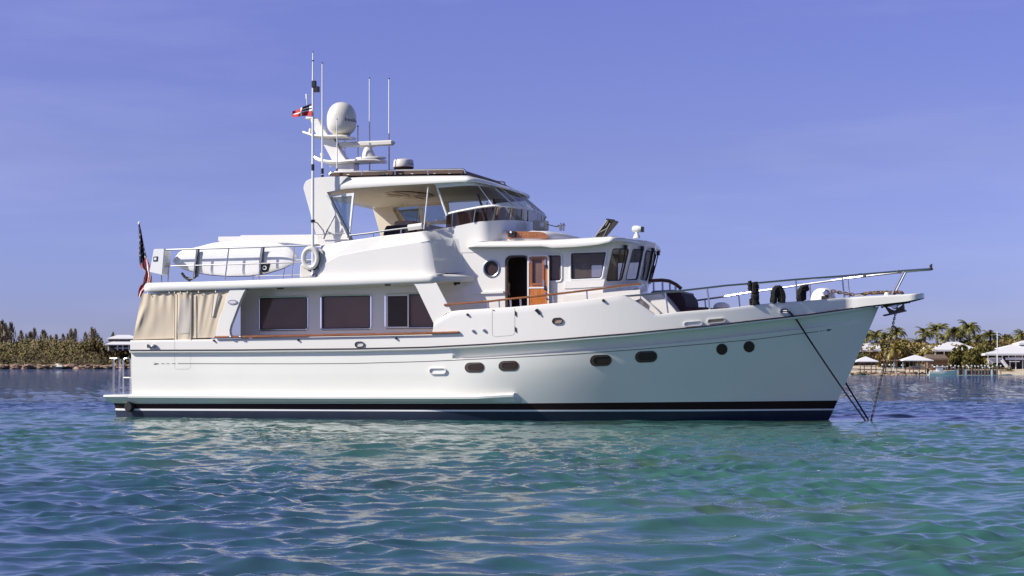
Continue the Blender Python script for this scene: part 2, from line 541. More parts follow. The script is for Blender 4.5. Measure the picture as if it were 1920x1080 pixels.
nt.links.new(colr, b.inputs['Base Color'])
bp = nt.nodes.new("ShaderNodeBump"); bp.inputs['Strength'].default_value = 1.0; bp.inputs['Distance'].default_value = 1.0
fine = math_n('MULTIPLY', noise_n(7.0, 4, (.5, 1.3, 1)), 0.0060)
midw = math_n('MULTIPLY', noise_n(1.5, 4, (.5, 1.25, 1)), mrange(sep.outputs['Y'], 40.0, 75.0, 0.0, 0.5))
hsum = math_n('ADD', fine, midw)
nt.links.new(hsum, bp.inputs['Height']); nt.links.new(bp.outputs[0], b.inputs['Normal'])
me.materials.append(m)
# ================================================================== SHORES
rnd = random.Random(11)
def leafmat(name, cols, scale, rough=0.7):
    m = bpy.data.materials.new(name); m.use_nodes = True
    nt = m.node_tree; b = nt.nodes["Principled BSDF"]
    b.inputs['Roughness'].default_value = rough; b.inputs['Specular IOR Level'].default_value = 0.25
    geo = nt.nodes.new("ShaderNodeNewGeometry")
    n = nt.nodes.new("ShaderNodeTexNoise"); n.inputs['Scale'].default_value = scale; n.inputs['Detail'].default_value = 5
    nt.links.new(geo.outputs['Position'], n.inputs['Vector'])
    r = nt.nodes.new("ShaderNodeValToRGB")
    e = r.color_ramp.elements
    e[0].position, e[0].color = 0.32, (*cols[0], 1); e[1].position, e[1].color = 0.68, (*cols[-1], 1)
    for i, c in enumerate(cols[1:-1]):
        q = e.new(lerp(.32, .68, (i + 1) / (len(cols) - 1))); q.color = (*c, 1)
    ad = nt.nodes.new("ShaderNodeMath"); ad.operation = 'MULTIPLY_ADD'; ad.inputs[1].default_value = 0.45; ad.inputs[2].default_value = -0.22
    nt.links.new(geo.outputs['Random Per Island'], ad.inputs[0])
    s = nt.nodes.new("ShaderNodeMath"); s.operation = 'ADD'
    nt.links.new(n.outputs['Fac'], s.inputs[0]); nt.links.new(ad.outputs[0], s.inputs[1])
    nt.links.new(s.outputs[0], r.inputs[0]); nt.links.new(r.outputs[0], b.inputs['Base Color'])
    MATS[name] = m
    return m
SCRUB = leafmat("coastal_scrub", [(.060, .036, .015), (.125, .090, .030), (.112, .118, .030), (.185, .140, .052)], .05)
BROADL = leafmat("broad_leaf", [(.050, .050, .012), (.115, .105, .026), (.18, .155, .04)], .5)
BROWNL = leafmat("dry_leaf", [(.085, .058, .020), (.175, .125, .042), (.24, .19, .06)], .5)
GREENL = leafmat("sea_grape_leaf", [(.045, .055, .014), (.095, .105, .026), (.16, .165, .045)], .4)
CASU = leafmat("casuarina_needle", [(.17, .135, .085), (.25, .205, .125), (.32, .26, .16)], .12)
PALML = leafmat("palm_leaf", [(.040, .045, .012), (.12, .12, .03), (.30, .27, .085)], 1.2, .45)
PALMY = leafmat("yellow_palm_leaf", [(.11, .09, .02), (.26, .21, .05), (.42, .34, .12)], 1.2, .45)
BARK = mat("grey_bark", (.16, .13, .10), .9, vary=.3, vscale=2)
SAND = mat("coral_sand", (.60, .52, .40), .9, vary=.3, vscale=.4, col2=(.42, .34, .24))
ROCK = mat("shore_rock", (.40, .27, .19), .9, vary=.55, vscale=.25, bump=.6, bscale=.8)
SOIL = mat("island_soil", (.10, .075, .035), .95, vary=.4, vscale=.08)
ROOFW = mat("white_shingle", (.66, .66, .68), .7)
WALLB = mat("brown_timber_wall", (.20, .12, .075), .8, vary=.3)
WALLD = mat("dark_window_wall", (.045, .028, .022), .6)
WALLW = mat("white_clapboard", (.72, .73, .75), .6)
DOCKW = mat("weathered_plank", (.28, .18, .12), .85, vary=.4, vscale=1.5)
CONC = mat("pale_concrete", (.62, .58, .50), .8, vary=.2)

def quads_np(centres, normals, sizes, aspect=1.0, up=None):
    """n random quads as vertex and face arrays"""
    n = len(centres)
    r = np.random.default_rng(n).normal(size=(n, 3)) if up is None else up
    a = np.cross(normals, r); a /= np.linalg.norm(a, axis=1, keepdims=True) + 1e-9
    b = np.cross(normals, a); b /= np.linalg.norm(b, axis=1, keepdims=True) + 1e-9
    s = sizes[:, None]
    v = np.stack([centres - a * s - b * s * aspect, centres + a * s - b * s * aspect * .6, centres + a * s * .7 + b * s * aspect, centres - a * s * .6 + b * s * aspect * .8], 1).reshape(-1, 3)
    return v
def quad_mesh(name, v, m):
    me = bpy.data.meshes.new(name)
    n = len(v) // 4
    me.vertices.add(len(v)); me.vertices.foreach_set("co", v.astype(np.float32).ravel())
    me.loops.add(n * 4); me.loops.foreach_set("vertex_index", np.arange(n * 4, dtype=np.int32))
    me.polygons.add(n); me.polygons.foreach_set("loop_start", np.arange(0, n * 4, 4, dtype=np.int32)); me.polygons.foreach_set("loop_total", np.full(n, 4, dtype=np.int32))
    me.update(calc_edges=True); me.materials.append(m)
    return me
def link(name, me, parent=None):
    o = bpy.data.objects.new(name, me); COL.objects.link(o)
    if parent is not None: o.parent = parent
    return o
def struct(mb, name, m, label=None, smooth=60):
    o = mb.build(name, m, None, smooth=smooth); o['kind'] = 'structure'; o['category'] = name.replace('_', ' ')
    if label: o['label'] = label
    return o
nr = np.random.default_rng(5)

# ---------------------------------------------------------------- left island
DL = 620.0
TOPL = [(-400, 640), (-100, 645), (0, 644), (30, 646), (60, 642), (100, 643), (140, 645), (170, 644), (182, 643), (190, 645), (198, 650), (215, 651), (245, 655), (300, 655), (420, 658), (600, 666), (800, 680), (900, 686)]
def htop(px): return max(0.4, W(px, float(np.interp(px, [a for a, b in TOPL], [b for a, b in TOPL])), DL + 30).z - 1.2)
mb = MB(); rows = []
for i in range(90):
    px = lerp(-400, 900, i / 89); h = htop(px); row = []
    for dd, f in ((-6, -.15), (0, .06), (3, .16), (7, .30), (14, .55), (24, .85), (32, 1.0), (60, .9), (110, -.1)):
        q = W(px, HY, DL + dd)
        row.append((q.x, q.y, h * f + (0.25 * rnd.uniform(-1, 1) * (f > .1)) - .1))
    rows.append(row)
mb.grid(rows); struct(mb, "island", SOIL, "low scrub-covered island behind the stern")
# scrub as one mass
N = 30000
u = nr.uniform(-150, 560, N); t = nr.random(N) ** .8
dd = 2.5 + t * 37.5
hs = np.array([htop(a) for a in u])
f = np.interp(dd, [3, 7, 14, 24, 32, 60], [.16, .30, .55, .85, 1.0, .9])
lump = 1.1 * np.sin(u * .31 + 2) * np.sin(dd * .4 + u * .13) + .6 * np.sin(u * .9 + dd)
C = np.stack([(u - 960) / FPX * (DL + dd), DL + dd, hs * f + .2 + nr.random(N) * 1.0 + np.maximum(-.4, lump) * 1.5], -1)
nm = nr.normal(size=(N, 3)) + np.array([-1.1, -.9, 1.2]); nm /= np.linalg.norm(nm, axis=1, keepdims=True)
o = link("scrub", quad_mesh("scrub", quads_np(C, nm, nr.uniform(.14, .40, N)), SCRUB)); o['kind'] = 'stuff'; o['label'] = "dense brown-green scrub covering the low island"; o['category'] = "scrub"
# shore rocks
mb = MB()
def rock(mb, c, s, sq=.6):
    bm = bmesh.new(); bmesh.ops.create_icosphere(bm, subdivisions=2, radius=1)
    k = Vector((rnd.random() * 9, rnd.random() * 9, rnd.random() * 9))
    vs = []
    for v in bm.verts:
        d = 1 + .28 * sin(v.co.x * 3 + k.x) * cos(v.co.y * 4 + k.y) + .22 * sin(v.co.z * 5 + k.z)
        vs.append(Vector((v.co.x * s * d, v.co.y * s * .8 * d, v.co.z * s * sq * d)) + c)
    mb.add(vs, [[v.index for v in f.verts] for f in bm.faces]); bm.free()
for i in range(330):
    px = rnd.uniform(-60, 420); q = W(px, HY, DL + rnd.uniform(-2, 4)); rock(mb, Vector((q.x, q.y, rnd.uniform(.0, 1.3))), rnd.uniform(.4, 1.5), rnd.uniform(.35, .6))
o = mb.build("shore_rocks", ROCK, None, smooth=0, weld=False); o['kind'] = 'stuff'; o['label'] = "broken brown rocks along the island's waterline"; o['category'] = "rocks"
mb = MB()
q = W(109, 687, DL - 1); rock(mb, Vector((q.x, q.y, .8)), 2.4, .5)
o = mb.build("boulder", CONC, None, smooth=0); tag(o, "large pale boulder on the island's waterline", "boulder")
# casuarinas
def casu_mesh(k):
    r = np.random.default_rng(40 + k); n = 280
    zz = r.random(n) ** .8; ang_ = r.uniform(0, 2 * pi, n)
    nb = 9; ba = r.uniform(0, 2 * pi, nb); bi = r.integers(0, nb, n)
    rad = (.03 + .50 * (1 - zz) ** .9 * r.random(n))
    a2 = ba[bi] + r.normal(0, .35, n)
    C = np.stack([rad * np.cos(a2), rad * np.sin(a2), .12 + .88 * zz + rad * .35], -1)
    up = np.stack([np.cos(a2) * .5, np.sin(a2) * .5, np.ones(n)], -1) + r.normal(0, .25, (n, 3))
    nrm = np.cross(up, r.normal(size=(n, 3))); nrm /= np.linalg.norm(nrm, axis=1, keepdims=True)
    up /= np.linalg.norm(up, axis=1, keepdims=True)
    a = np.cross(nrm, up); s = r.uniform(.012, .030, n)[:, None]; L = r.uniform(.05, .13, n)[:, None]
    v = np.stack([C - a * s - up * L, C + a * s - up * L, C + a * s * .4 + up * L, C - a * s * .4 + up * L], 1).reshape(-1, 3)
    return quad_mesh("crown", v, CASU)
CM = [casu_mesh(k) for k in range(5)]
mb = MB(); mb.tube([(0, 0, -.25), (.004, .003, .3), (0, 0, .8)], [.022, .017, .006], 6); t0 = mb.build("trunk", BARK, None)
TRK = t0.data; bpy.data.objects.remove(t0)
def dressed(mesh_list, trunk, name, loc, h, w, label, cat, group, k, rz):
    e = empty(name, loc, rz); e.scale = (w, w, h)
    tag(e, label, cat, group)
    link("crown", mesh_list[k % len(mesh_list)], e); link("trunk", trunk, e)
    return e
tops = [(3, 605), (9, 607), (20, 610), (31, 613), (39, 618), (48, 627), (57, 624), (64, 615), (74, 622), (81, 621), (89, 628), (95, 629), (105, 629), (114, 617), (118, 630), (126, 628), (133, 615), (141, 618), (148, 612), (160, 622), (171, 619), (176, 619), (212, 621), (218, 621), (-10, 608), (-24, 606)]
for i, (px, py) in enumerate(tops):
    if i % 5 == 3: continue
    py += (0, 3, -2, 0, 4, 1)[i % 6]
    d = DL + 38 + (i % 4) * 6
    b_ = W(px, 652, d); tp = W(px, py - 1, d)
    h = tp.z - b_.z
    dressed(CM, TRK, "casuarina_tree", (b_.x, b_.y, b_.z), h, h * (.68 if i % 3 else .95), "wispy grey-green casuarina rising above the island scrub behind the stern", "tree", "casuarinas along the island ridge", i, i * 1.3)
# round bush near the house
def bush_mesh(name, m, seed, n, lobes=9, qs=(.05, .11), flat=.8):
    r = np.random.default_rng(seed)
    lc = r.normal(0, .42, (lobes, 3)) * np.array([1, 1, flat]); lr = r.uniform(.30, .52, lobes)
    lc[:, 2] = np.abs(lc[:, 2]) * .9 + .25
    k = r.integers(0, lobes, n); d = r.normal(size=(n, 3)); d /= np.linalg.norm(d, axis=1, keepdims=True)
    C = lc[k] + d * (lr[k] * r.uniform(.55, 1.05, n) ** .5)[:, None]
    C = C[C[:, 2] > -.05]; n = len(C); d = d[:n]
    nm = d + r.normal(0, .5, (n, 3)); nm /= np.linalg.norm(nm, axis=1, keepdims=True)
    return quad_mesh(name, quads_np(C, nm, r.uniform(*qs, n)), m)
mb = MB(); mb.tube([(0, 0, -.6), (.02, 0, .1), (.05, .02, .5)], [.07, .05, .02], 6); mb.tube([(0, 0, .0), (-.2, .05, .45)], [.045, .015], 5); mb.tube([(0, 0, .1), (.22, -.06, .5)], [.04, .014], 5)
t0 = mb.build("trunk", BARK, None); TRK2 = t0.data; bpy.data.objects.remove(t0)
def tree(name, px, py_top, py_bot, w_px, d, m, label, seed, n=1500, qs=(.05, .11), group=None, cat="tree", trunk=True):
    b_, t_ = W(px, py_bot, d), W(px, py_top, d)
    e = empty(name, b_, seed * 1.7); h = (t_.z - b_.z) / 1.22; w = w_px / FPX * d / 1.9
    e.scale = (w, w, h)
    tag(e, label, cat, group)
    link("crown" if trunk else "foliage", bush_mesh("crown", m, seed, n, qs=qs), e)
    if trunk: link("trunk", TRK2, e)
    return e
tree("round_bush", 181, 632, 658, 34, DL + 20, SCRUB, "rounded dark bush beside the white-roofed house on the island", 3, 900, cat="bush", trunk=False)
# island house
def house(name, label, loc):
    e = empty(name, loc); return tag(e, label, "house")
def wbox(mb, x0, y0, x1, y1, d, depth, mi=0):
    a, b = W(x0, y1, d), W(x1, y0, d)
    mb.box(((a.x + b.x) / 2, d + depth / 2, (a.z + b.z) / 2), (b.x - a.x, depth, b.z - a.z), mi)
def hip(mb, x0, x1, ye, rx0, rx1, yr, d, depth, mi=0, th=.25):
    a, b = W(x0, ye, d), W(x1, ye, d); k = d + depth / 2
    r0 = Vector(((rx0 - 960) / FPX * d, k, W(rx0, yr, d).z)); r1 = Vector(((rx1 - 960) / FPX * d, k, W(rx1, yr, d).z))
    c, e = Vector((b.x, d + depth, b.z)), Vector((a.x, d + depth, a.z))
    lo = Vector((0, 0, -th))
    mb.add([a, b, c, e, r0, r1], [[0, 1, 5, 4], [1, 2, 5], [2, 3, 4, 5], [3, 0, 4]], mi)
    mb.add([a, b, c, e, a + lo, b + lo, c + lo, e + lo], [[0, 4, 5, 1], [1, 5, 6, 2], [2, 6, 7, 3], [3, 7, 4, 0], [4, 7, 6, 5]], mi)
def bpart(mb, name, m, owner, **kw):
    o = mb.build(name, m, None, origin=tuple(owner.location), **kw)
    o.parent = owner; o.location = (0, 0, 0)
    return o
IH = house("island_house", "two-tiered white-roofed house on the island just astern of the yacht", W(225, 655, DL + 8))
mb = MB(); hip(mb, 200, 262, 634.5, 215, 238, 627.5, DL + 9, 9); bpart(mb, "roof", ROOFW, IH, smooth=0)
mb = MB(); hip(mb, 196, 270, 645.5, 212, 250, 636, DL + 5, 16); bpart(mb, "lower_roof", ROOFW, IH, smooth=0)
mb = MB(); wbox(mb, 203, 634.5, 258, 640, DL + 11, 6); wbox(mb, 203, 645.5, 262, 658, DL + 9, 9); bpart(mb, "wall", WALLD, IH, smooth=0)
for px in (202, 219, 229, 240, 250): 
    mb = MB(); wbox(mb, px, 645.5, px + 2.2, 657, DL + 6.5, .5); bpart(mb, "post", WALLW, IH, smooth=0)
mb = MB(); wbox(mb, 215, 652, 262, 653.5, DL + 6.2, .3); bpart(mb, "railing", WALLW, IH, smooth=0)

# ---------------------------------------------------------------- right shore
DR_ = 236.0
mb = MB(); rows = []
for i in range(80):
    px = lerp(1250, 2450, i / 79); row = []
    far_ = float(np.interp(px, [1250, 1500, 1700, 1780, 1860, 1900, 2450], [6, 3, 2, 2.5, 0, -1.5, -3]))
    for dd, z in ((-14, -1.4), (-3, -.25), (0, .02), (3, .28), (7, .6), (12, .85), (22, 1.3), (45, 2.2), (75, 2.4), (120, -.5)):
        q = W(px, HY, DR_ + dd + far_ * (1 if dd < 15 else 0)); row.append((q.x, q.y, z + rnd.uniform(-.04, .04)))
    rows.append(row)
mb.grid(rows); struct(mb, "beach", SAND, "pale sand beach beyond the bow")
mb = MB()
for i in range(150):
    px = rnd.uniform(1570, 1735) if i % 3 else rnd.uniform(1632, 1732); q = W(px, HY, DR_ + (rnd.uniform(-2.5, 2) if i % 3 else rnd.uniform(-9, -5)))
    rock(mb, Vector((q.x, q.y, .02 if i % 3 == 0 else rnd.uniform(0, .35))), rnd.uniform(.15, .45), rnd.uniform(.3, .5))
o = mb.build("shore_rocks", ROCK, None, smooth=0, weld=False); o['kind'] = 'stuff'; o['label'] = "low brown rocks at the edge of the beach beyond the bow"; o['category'] = "rocks"
# undergrowth mass behind the houses
N = 16000
u = nr.uniform(1500, 2060, N); dd = nr.uniform(20, 46, N)
tp = np.interp(u, [1500, 1600, 1640, 1660, 1700, 1740, 1800, 1860, 1900, 1990, 2060], [648, 646, 645, 634, 640, 645, 644, 640, 636, 634, 634])
zt_ = HCAM + (HY - tp) * (DR_ + dd) / FPX
C = np.stack([(u - 960) / FPX * (DR_ + dd), DR_ + dd, 1.2 + (zt_ - 1.2) * nr.random(N) ** .7], -1)
nm = nr.normal(size=(N, 3)) + np.array([-.3, -.6, .6]); nm /= np.linalg.norm(nm, axis=1, keepdims=True)
o = link("undergrowth", quad_mesh("undergrowth", quads_np(C, nm, nr.uniform(.08, .22, N)), BROWNL)); o['kind'] = 'stuff'; o['label'] = "brown-green undergrowth behind the beach houses"; o['category'] = "undergrowth"
# palms
def palm_mesh(k, m=PALML):
    r = random.Random(70 + k); mb = MB(); nf = 30
    for i in range(nf):
        az = 2 * pi * i / nf + r.uniform(-.2, .2); el = r.uniform(-.25, 1.25); L = r.uniform(.8, 1.1)
        p = Vector((0, 0, 0)); pts = []
        for s in range(9):
            e = el - 1.5 * (s / 8) ** 1.4
            pts.append(p.copy()); p = p + Vector((cos(az) * cos(e), sin(az) * cos(e), sin(e))) * (L / 8)
        side_ = Vector((-sin(az), cos(az), 0))
        for s in range(8):
            a, b = pts[s], pts[s + 1]; d = (b - a)
            for sg in (1, -1):
                for h_ in (0.0, .5):
                    c = a + d * h_; w = .30 * (1 - abs((s + h_) / 8 - .45) * 1.25)
                    tip = c + d * 1.6 + side_ * sg * w + Vector((0, 0, -.35 * w - r.uniform(0, .06)))
                    mb.add([c, c + d * .55, tip], [[0, 1, 2]])
    me = bpy.data.meshes.new("crown"); me.from_pydata([tuple(v) for v in mb.v], [], mb.f); me.materials.append(m)
    return me
PM = [palm_mesh(k) for k in range(5)]; PY = palm_mesh(9, PALMY)
mb = MB(); mb.tube([(0, 0, 0), (.06, 0, .35), (.04, .0, .7), (0, 0, 1)], [.5, .36, .30, .26], 7); t0 = mb.build("trunk", BARK, None); PTR = t0.data; bpy.data.objects.remove(t0)
palms = [(1622, 629, 17, 0), (1642, 628, 18, 0), (1662, 630, 16, 0), (1681, 621, 17, 0), (1691, 640, 14, 0), (1656, 647, 16, 0), (1679, 655, 19, 1), (1723, 643, 17, 0), (1734, 623, 17, 0), (1757, 616, 19, 0), (1788, 621, 17, 0), (1770, 632, 14, 0), (1800, 625, 16, 0), (1817, 612, 20, 0), (1832, 634, 15, 0), (1812, 642, 14, 0), (1857, 627, 16, 0), (1845, 640, 12, 0), (1915, 626, 16, 0), (1740, 655, 12, 1), (1945, 622, 18, 0), (1970, 630, 17, 0), (1905, 640, 12, 0)]
for i, (px, py, r_, yl) in enumerate(palms):
    d = DR_ + 24 + (i * 7 % 5) * 3.0 if not yl else DR_ + 14
    c = W(px, py + 2, d); sc = 1.38 * r_ / FPX * d
    e = empty("palm_tree", (c.x, c.y, 1.2), i * 1.1)
    if yl: tag(e, "squat yellow-green palm among the huts and gazebos on the beach", "palm tree", "yellow palms on the beach")
    else: tag(e, "green palm with a bare trunk standing behind the white-roofed beach houses", "palm tree", "palms behind the beach houses")
    cr = link("crown", PY if yl else PM[i % 5], e); cr.location = (0, 0, c.z - 1.2); cr.scale = (sc, sc, sc)
    tk = link("trunk", PTR, e); tk.scale = (.45 * sc / 1.3, .45 * sc / 1.3, c.z - 1.15)
# broad trees
tree("broadleaf_tree", 1824, 638, 697, 62, DR_ + 12, BROADL, "big rounded olive-brown tree between the beach houses, behind the dock", 21, 2600, (.035, .075))
tree("broadleaf_tree", 1800, 652, 695, 40, DR_ + 13, BROADL, "smaller olive tree tucked against the big rounded tree's left side", 22, 1200, (.045, .09))
tree("broadleaf_tree", 1690, 640, 690, 64, DR_ + 19, BROWNL, "wide brown-leaved tree behind the pergola", 23, 2000, (.04, .085))
tree("broadleaf_tree", 1660, 655, 690, 40, DR_ + 17, BROWNL, "low brown tree between the long white roof and the pergola", 24, 1200, (.045, .09))
tree("broadleaf_tree", 1868, 640, 668, 70, DR_ + 34, GREENL, "spreading green tree behind the two-storey white house", 25, 1800, (.04, .085))
tree("broadleaf_tree", 1885, 622, 655, 34, DR_ + 40, BROADL, "dark flat-topped tree standing high behind the flagpole", 26, 900, (.05, .10))
tree("hedge_bush", 1614, 661, 672, 36, DR_ + 11, GREENL, "low green bush below the long white roof", 27, 700, (.05, .10), cat="bush", trunk=False)
tree("hedge_bush", 1860, 681, 692, 20, DR_ + 7, GREENL, "small green bush at the foot of the two-storey house", 28, 500, (.05, .10), cat="bush", trunk=False)
tree("hedge_bush", 1770, 672, 696, 46, DR_ + 13, BROWNL, "brown thicket under the thatched hut", 29, 900, (.05, .10), cat="bush", trunk=False)
tree("hedge_bush", 1890, 688, 700, 30, DR_ + 5, BROWNL, "dry bush beside the foot of the white stairs", 30, 500, (.05, .10), cat="bush", trunk=False)
# houses
HA = house("beach_house", "house with a long white roof partly hidden by the yacht's stem", W(1620, 690, DR_ + 22))
mb = MB(); hip(mb, 1560, 1652, 656, 1578, 1656, 641, DR_ + 21, 6); bpart(mb, "roof", ROOFW, HA, smooth=0)
mb = MB(); wbox(mb, 1566, 656, 1648, 690, DR_ + 22.5, 4); bpart(mb, "wall", WALLB, HA, smooth=0)
for px in (1605, 1617, 1629.5):
    mb = MB(); wbox(mb, px, 657, px + 2.2, 664.5, DR_ + 22, .2); bpart(mb, "post", WALLW, HA, smooth=0)
HB_ = house("beach_house", "low dark-walled house with a white hip roof in the middle of the beach", W(1775, 690, DR_ + 20))
mb = MB(); hip(mb, 1750, 1836, 655.5, 1788, 1806, 640.5, DR_ + 19, 6); bpart(mb, "roof", ROOFW, HB_, smooth=0)
mb = MB(); hip(mb, 1738, 1768, 656, 1742, 1748, 647.5, DR_ + 20, 4); bpart(mb, "side_roof", ROOFW, HB_, smooth=0)
mb = MB(); wbox(mb, 1745, 656, 1826, 690, DR_ + 20.5, 4); bpart(mb, "wall", WALLB, HB_, smooth=0)
for px in (1753, 1769.5, 1786.5):
    mb = MB(); wbox(mb, px, 656.5, px + 2.2, 665, DR_ + 19.8, .2); bpart(mb, "post", WALLW, HB_, smooth=0)
for x0, x1 in ((1757.5, 1768), (1773, 1784)):
    mb = MB(); wbox(mb, x0, 657, x1, 664, DR_ + 20.3, .15); bpart(mb, "window", WALLD, HB_, smooth=0)
HC_ = house("white_house", "two-storey white house with verandas and an outside stair at the beach's far end", W(1890, 694, DR_ + 10))
mb = MB(); hip(mb, 1847, 2010, 663, 1926, 1950, 642.5, DR_ + 8, 9); bpart(mb, "roof", ROOFW, HC_, smooth=0)
mb = MB(); hip(mb, 1911, 1965, 643.5, 1925, 1950, 638, DR_ + 11, 3.4); bpart(mb, "roof_lantern", ROOFW, HC_, smooth=0)
mb = MB(); wbox(mb, 1854, 664, 2000, 696, DR_ + 10.5, 6); bpart(mb, "wall", WALLD, HC_, smooth=0)
mb = MB(); wbox(mb, 1851.5, 670.5, 1881, 674.5, DR_ + 8.6, .15); wbox(mb, 1851.5, 675.4, 1881, 677.4, DR_ + 8.6, .15); wbox(mb, 1852.5, 678, 1880, 680, DR_ + 8.6, .15); wbox(mb, 1853, 680.6, 1862, 683, DR_ + 8.6, .15); bpart(mb, "lattice_skirt", WALLW, HC_, smooth=0)
mb = MB(); wbox(mb, 1886, 670.3, 2000, 675, DR_ + 8.4, .3); bpart(mb, "veranda_rail", WALLW, HC_, smooth=0)
for px in (1852, 1867.5, 1878.5, 1890.5, 1903, 1916, 1930):
    mb = MB(); wbox(mb, px, 663, px + 1.8, 671, DR_ + 8.5, .15); bpart(mb, "post", WALLW, HC_, smooth=0)
for px in (1853, 1893, 1904, 1917):
    mb = MB(); wbox(mb, px, 676, px + 1.6, 692, DR_ + 8.5, .15); bpart(mb, "post", WALLW, HC_, smooth=0)
mat("grey_blind", (.35, .35, .36), .6)
for x0, x1 in ((1897, 1900.5), (1906, 1914)):
    mb = MB(); wbox(mb, x0, 664, x1, 670.5, DR_ + 10.3, .15); bpart(mb, "window", MATS["grey_blind"], HC_, smooth=0)
mb = MB(); wbox(mb, 1893, 677.2, 1912, 678.6, DR_ + 8.2, .2); bpart(mb, "veranda_beam", WALLW, HC_, smooth=0)
mb = MB()
for k in range(9):
    wbox(mb, 1880 + k * 1.35, 676 + k * 1.9, 1882.2 + k * 1.35, 677.3 + k * 1.9, DR_ + 7.0, 1.0)
for dx, dy in ((0, -4), (0, -.5)):
    a, b = W(1879, 676 + dy, DR_ + 7), W(1893, 694 + dy, DR_ + 7); mb.tube([a, b], .07, 4)
for k in range(6): a = W(1880 + k * 2.4, 673.5 + k * 3.1, DR_ + 7); mb.tube([a, a - Vector((0, 0, .35))], .035, 4)
bpart(mb, "outside_stair", WALLW, HC_, smooth=0)
# thatched hut
TH_ = house("thatched_hut", "small dark hut with a grey thatched roof below the middle house", W(1757, 694, DR_ + 10))
mb = MB(); hip(mb, 1736, 1779, 672, 1741, 1776, 664.5, DR_ + 9, 3); bpart(mb, "roof", mat("thatch", (.17, .125, .09), .95, vary=.3), TH_, smooth=0)
mb = MB(); wbox(mb, 1740, 672, 1776, 694, DR_ + 9.6, 2); bpart(mb, "wall", WALLB, TH_, smooth=0)
# gazebos on piles
def gazebo(label, x0, x1, ye, yr, posts, deck, d, legs):
    e = empty("gazebo", W((x0 + x1) / 2, 702, d)); tag(e, label, "gazebo")
    cx = (x0 + x1) / 2
    mb = MB(); hip(mb, x0, x1, ye, cx - .3, cx + .3, yr, d, (x1 - x0) / FPX * d, th=.09); bpart(mb, "roof", ROOFW, e, smooth=0)
    for px in posts:
        mb = MB(); wbox(mb, px, ye, px + 1.4, 702, d + .5, .1); bpart(mb, "post", DOCKW, e, smooth=0)
    mb = MB(); wbox(mb, *deck, d + .3, 2.6); bpart(mb, "platform", DOCKW, e, smooth=0)
    mb = MB(); wbox(mb, deck[0] + 2, deck[1] - 5, deck[2] - 2, deck[1] - 4, d + .4, .06); bpart(mb, "railing", CONC, e, smooth=0)
    return e
gazebo("smaller white-roofed gazebo on posts beside the yacht's stem", 1606, 1648, 677.5, 668, (1612.5, 1620, 1633, 1642), (1609, 692, 1645, 694), DR_ - .5, 0)
gazebo("larger white-roofed gazebo on piles where the dock begins", 1694, 1751, 675.5, 665, (1705, 1712, 1723, 1735, 1741), (1704, 691.5, 1744, 693.5), DR_ - 2, 0)
PG = empty("pergola", W(1680, 695, DR_)); tag(PG, "open timber pergola with white seats between the two gazebos", "pergola")
mb = MB(); wbox(mb, 1659, 675.6, 1699, 677.2, DR_, .3); wbox(mb, 1660, 675.4, 1699, 676.6, DR_ + 2, .3)
for k in range(9): wbox(mb, 1660 + k * 4.6, 674.8, 1661 + k * 4.6, 675.6, DR_ - .3, 2.8)
bpart(mb, "beams", DOCKW, PG, smooth=0)
for px in (1660, 1670.5, 1681, 1696.5):
    mb = MB(); wbox(mb, px, 677, px + 1.3, 699, DR_ + .1, .1); bpart(mb, "post", DOCKW, PG, smooth=0)
for px in (1675.5, 1692.5):
    mb = MB(); wbox(mb, px, 679, px + 1.2, 694, DR_ - .1, .08); wbox(mb, px - 2, 683, px + 2.4, 686, DR_ - .1, .3); bpart(mb, "white_seat", WALLW, PG, smooth=0)
mb = MB(); wbox(mb, 1656, 688.5, 1700, 691, DR_ + .3, .4); wbox(mb, 1658, 695.5, 1698, 697.5, DR_ + .2, .5); bpart(mb, "platform", CONC, PG, smooth=0)
for px in (1654.5, 1668):
    mb = MB(); mb.lathe(W(px, 684, DR_ - .5), [(0, -.13), (.10, -.08), (.13, 0), (.10, .08), (0, .13)], 10); o = mb.build("globe_lamp", WALLW, None, origin=tuple(W(px, 690, DR_ - .5))); tag(o, "white globe lamp on the rail near the pergola", "lamp", "white globe lamps by the pergola")
mb = MB(); wbox(mb, 1590, 690, 1612, 694.5, DR_ + 2, .5); o = mb.build("low_wall", CONC, None, smooth=0); tag(o, "low pale wall on the beach against the yacht's stem", "wall")
# dock
DD = DR_ - 2.5
DK = empty("dock", W(1800, 703, DD)); tag(DK, "long timber dock on posts with white cross-braced panels", "dock")
mb = MB(); wbox(mb, 1744, 690.6, 1888, 692.6, DD, 2.0); bpart(mb, "deck_planks", DOCKW, DK, smooth=0)
for i, px in enumerate([1748, 1757, 1767, 1776, 1783, 1790.5, 1797, 1805.5, 1812, 1821.5, 1828, 1834, 1840, 1846.5, 1852, 1861, 1869, 1876]):
    hh = 684.5 + (i * 5 % 4) * .7
    mb = MB(); wbox(mb, px, hh, px + 1.5, 704, DD - .12, .12); wbox(mb, px - .3, hh - .8, px + 1.8, hh + 1.6, DD - .15, .18, 1); bpart(mb, "dock_post", [DOCKW, WALLW], DK, smooth=0)
for px0, px1 in ((1798, 1806), (1811, 1822), (1823, 1834), (1836, 1846), (1848, 1857), (1862, 1871)):
    mb = MB(); wbox(mb, px0, 694, px1, 703, DD + 1.2, .05, 0)
    a, b, c, e = W(px0, 703, DD + .1), W(px1, 693, DD + .1), W(px0, 693, DD + .1), W(px1, 703, DD + .1)
    mb.tube([a, b], .035, 4, 1); mb.tube([c, e], .035, 4, 1); bpart(mb, "braced_panel", [WALLW, DOCKW], DK, smooth=0)
for px in (1792, 1807.5, 1858):
    mb = MB(); wbox(mb, px, 692.6, px + 4.2, 703.5, DD - .05, .3); bpart(mb, "concrete_pile", WALLW, DK, smooth=0)
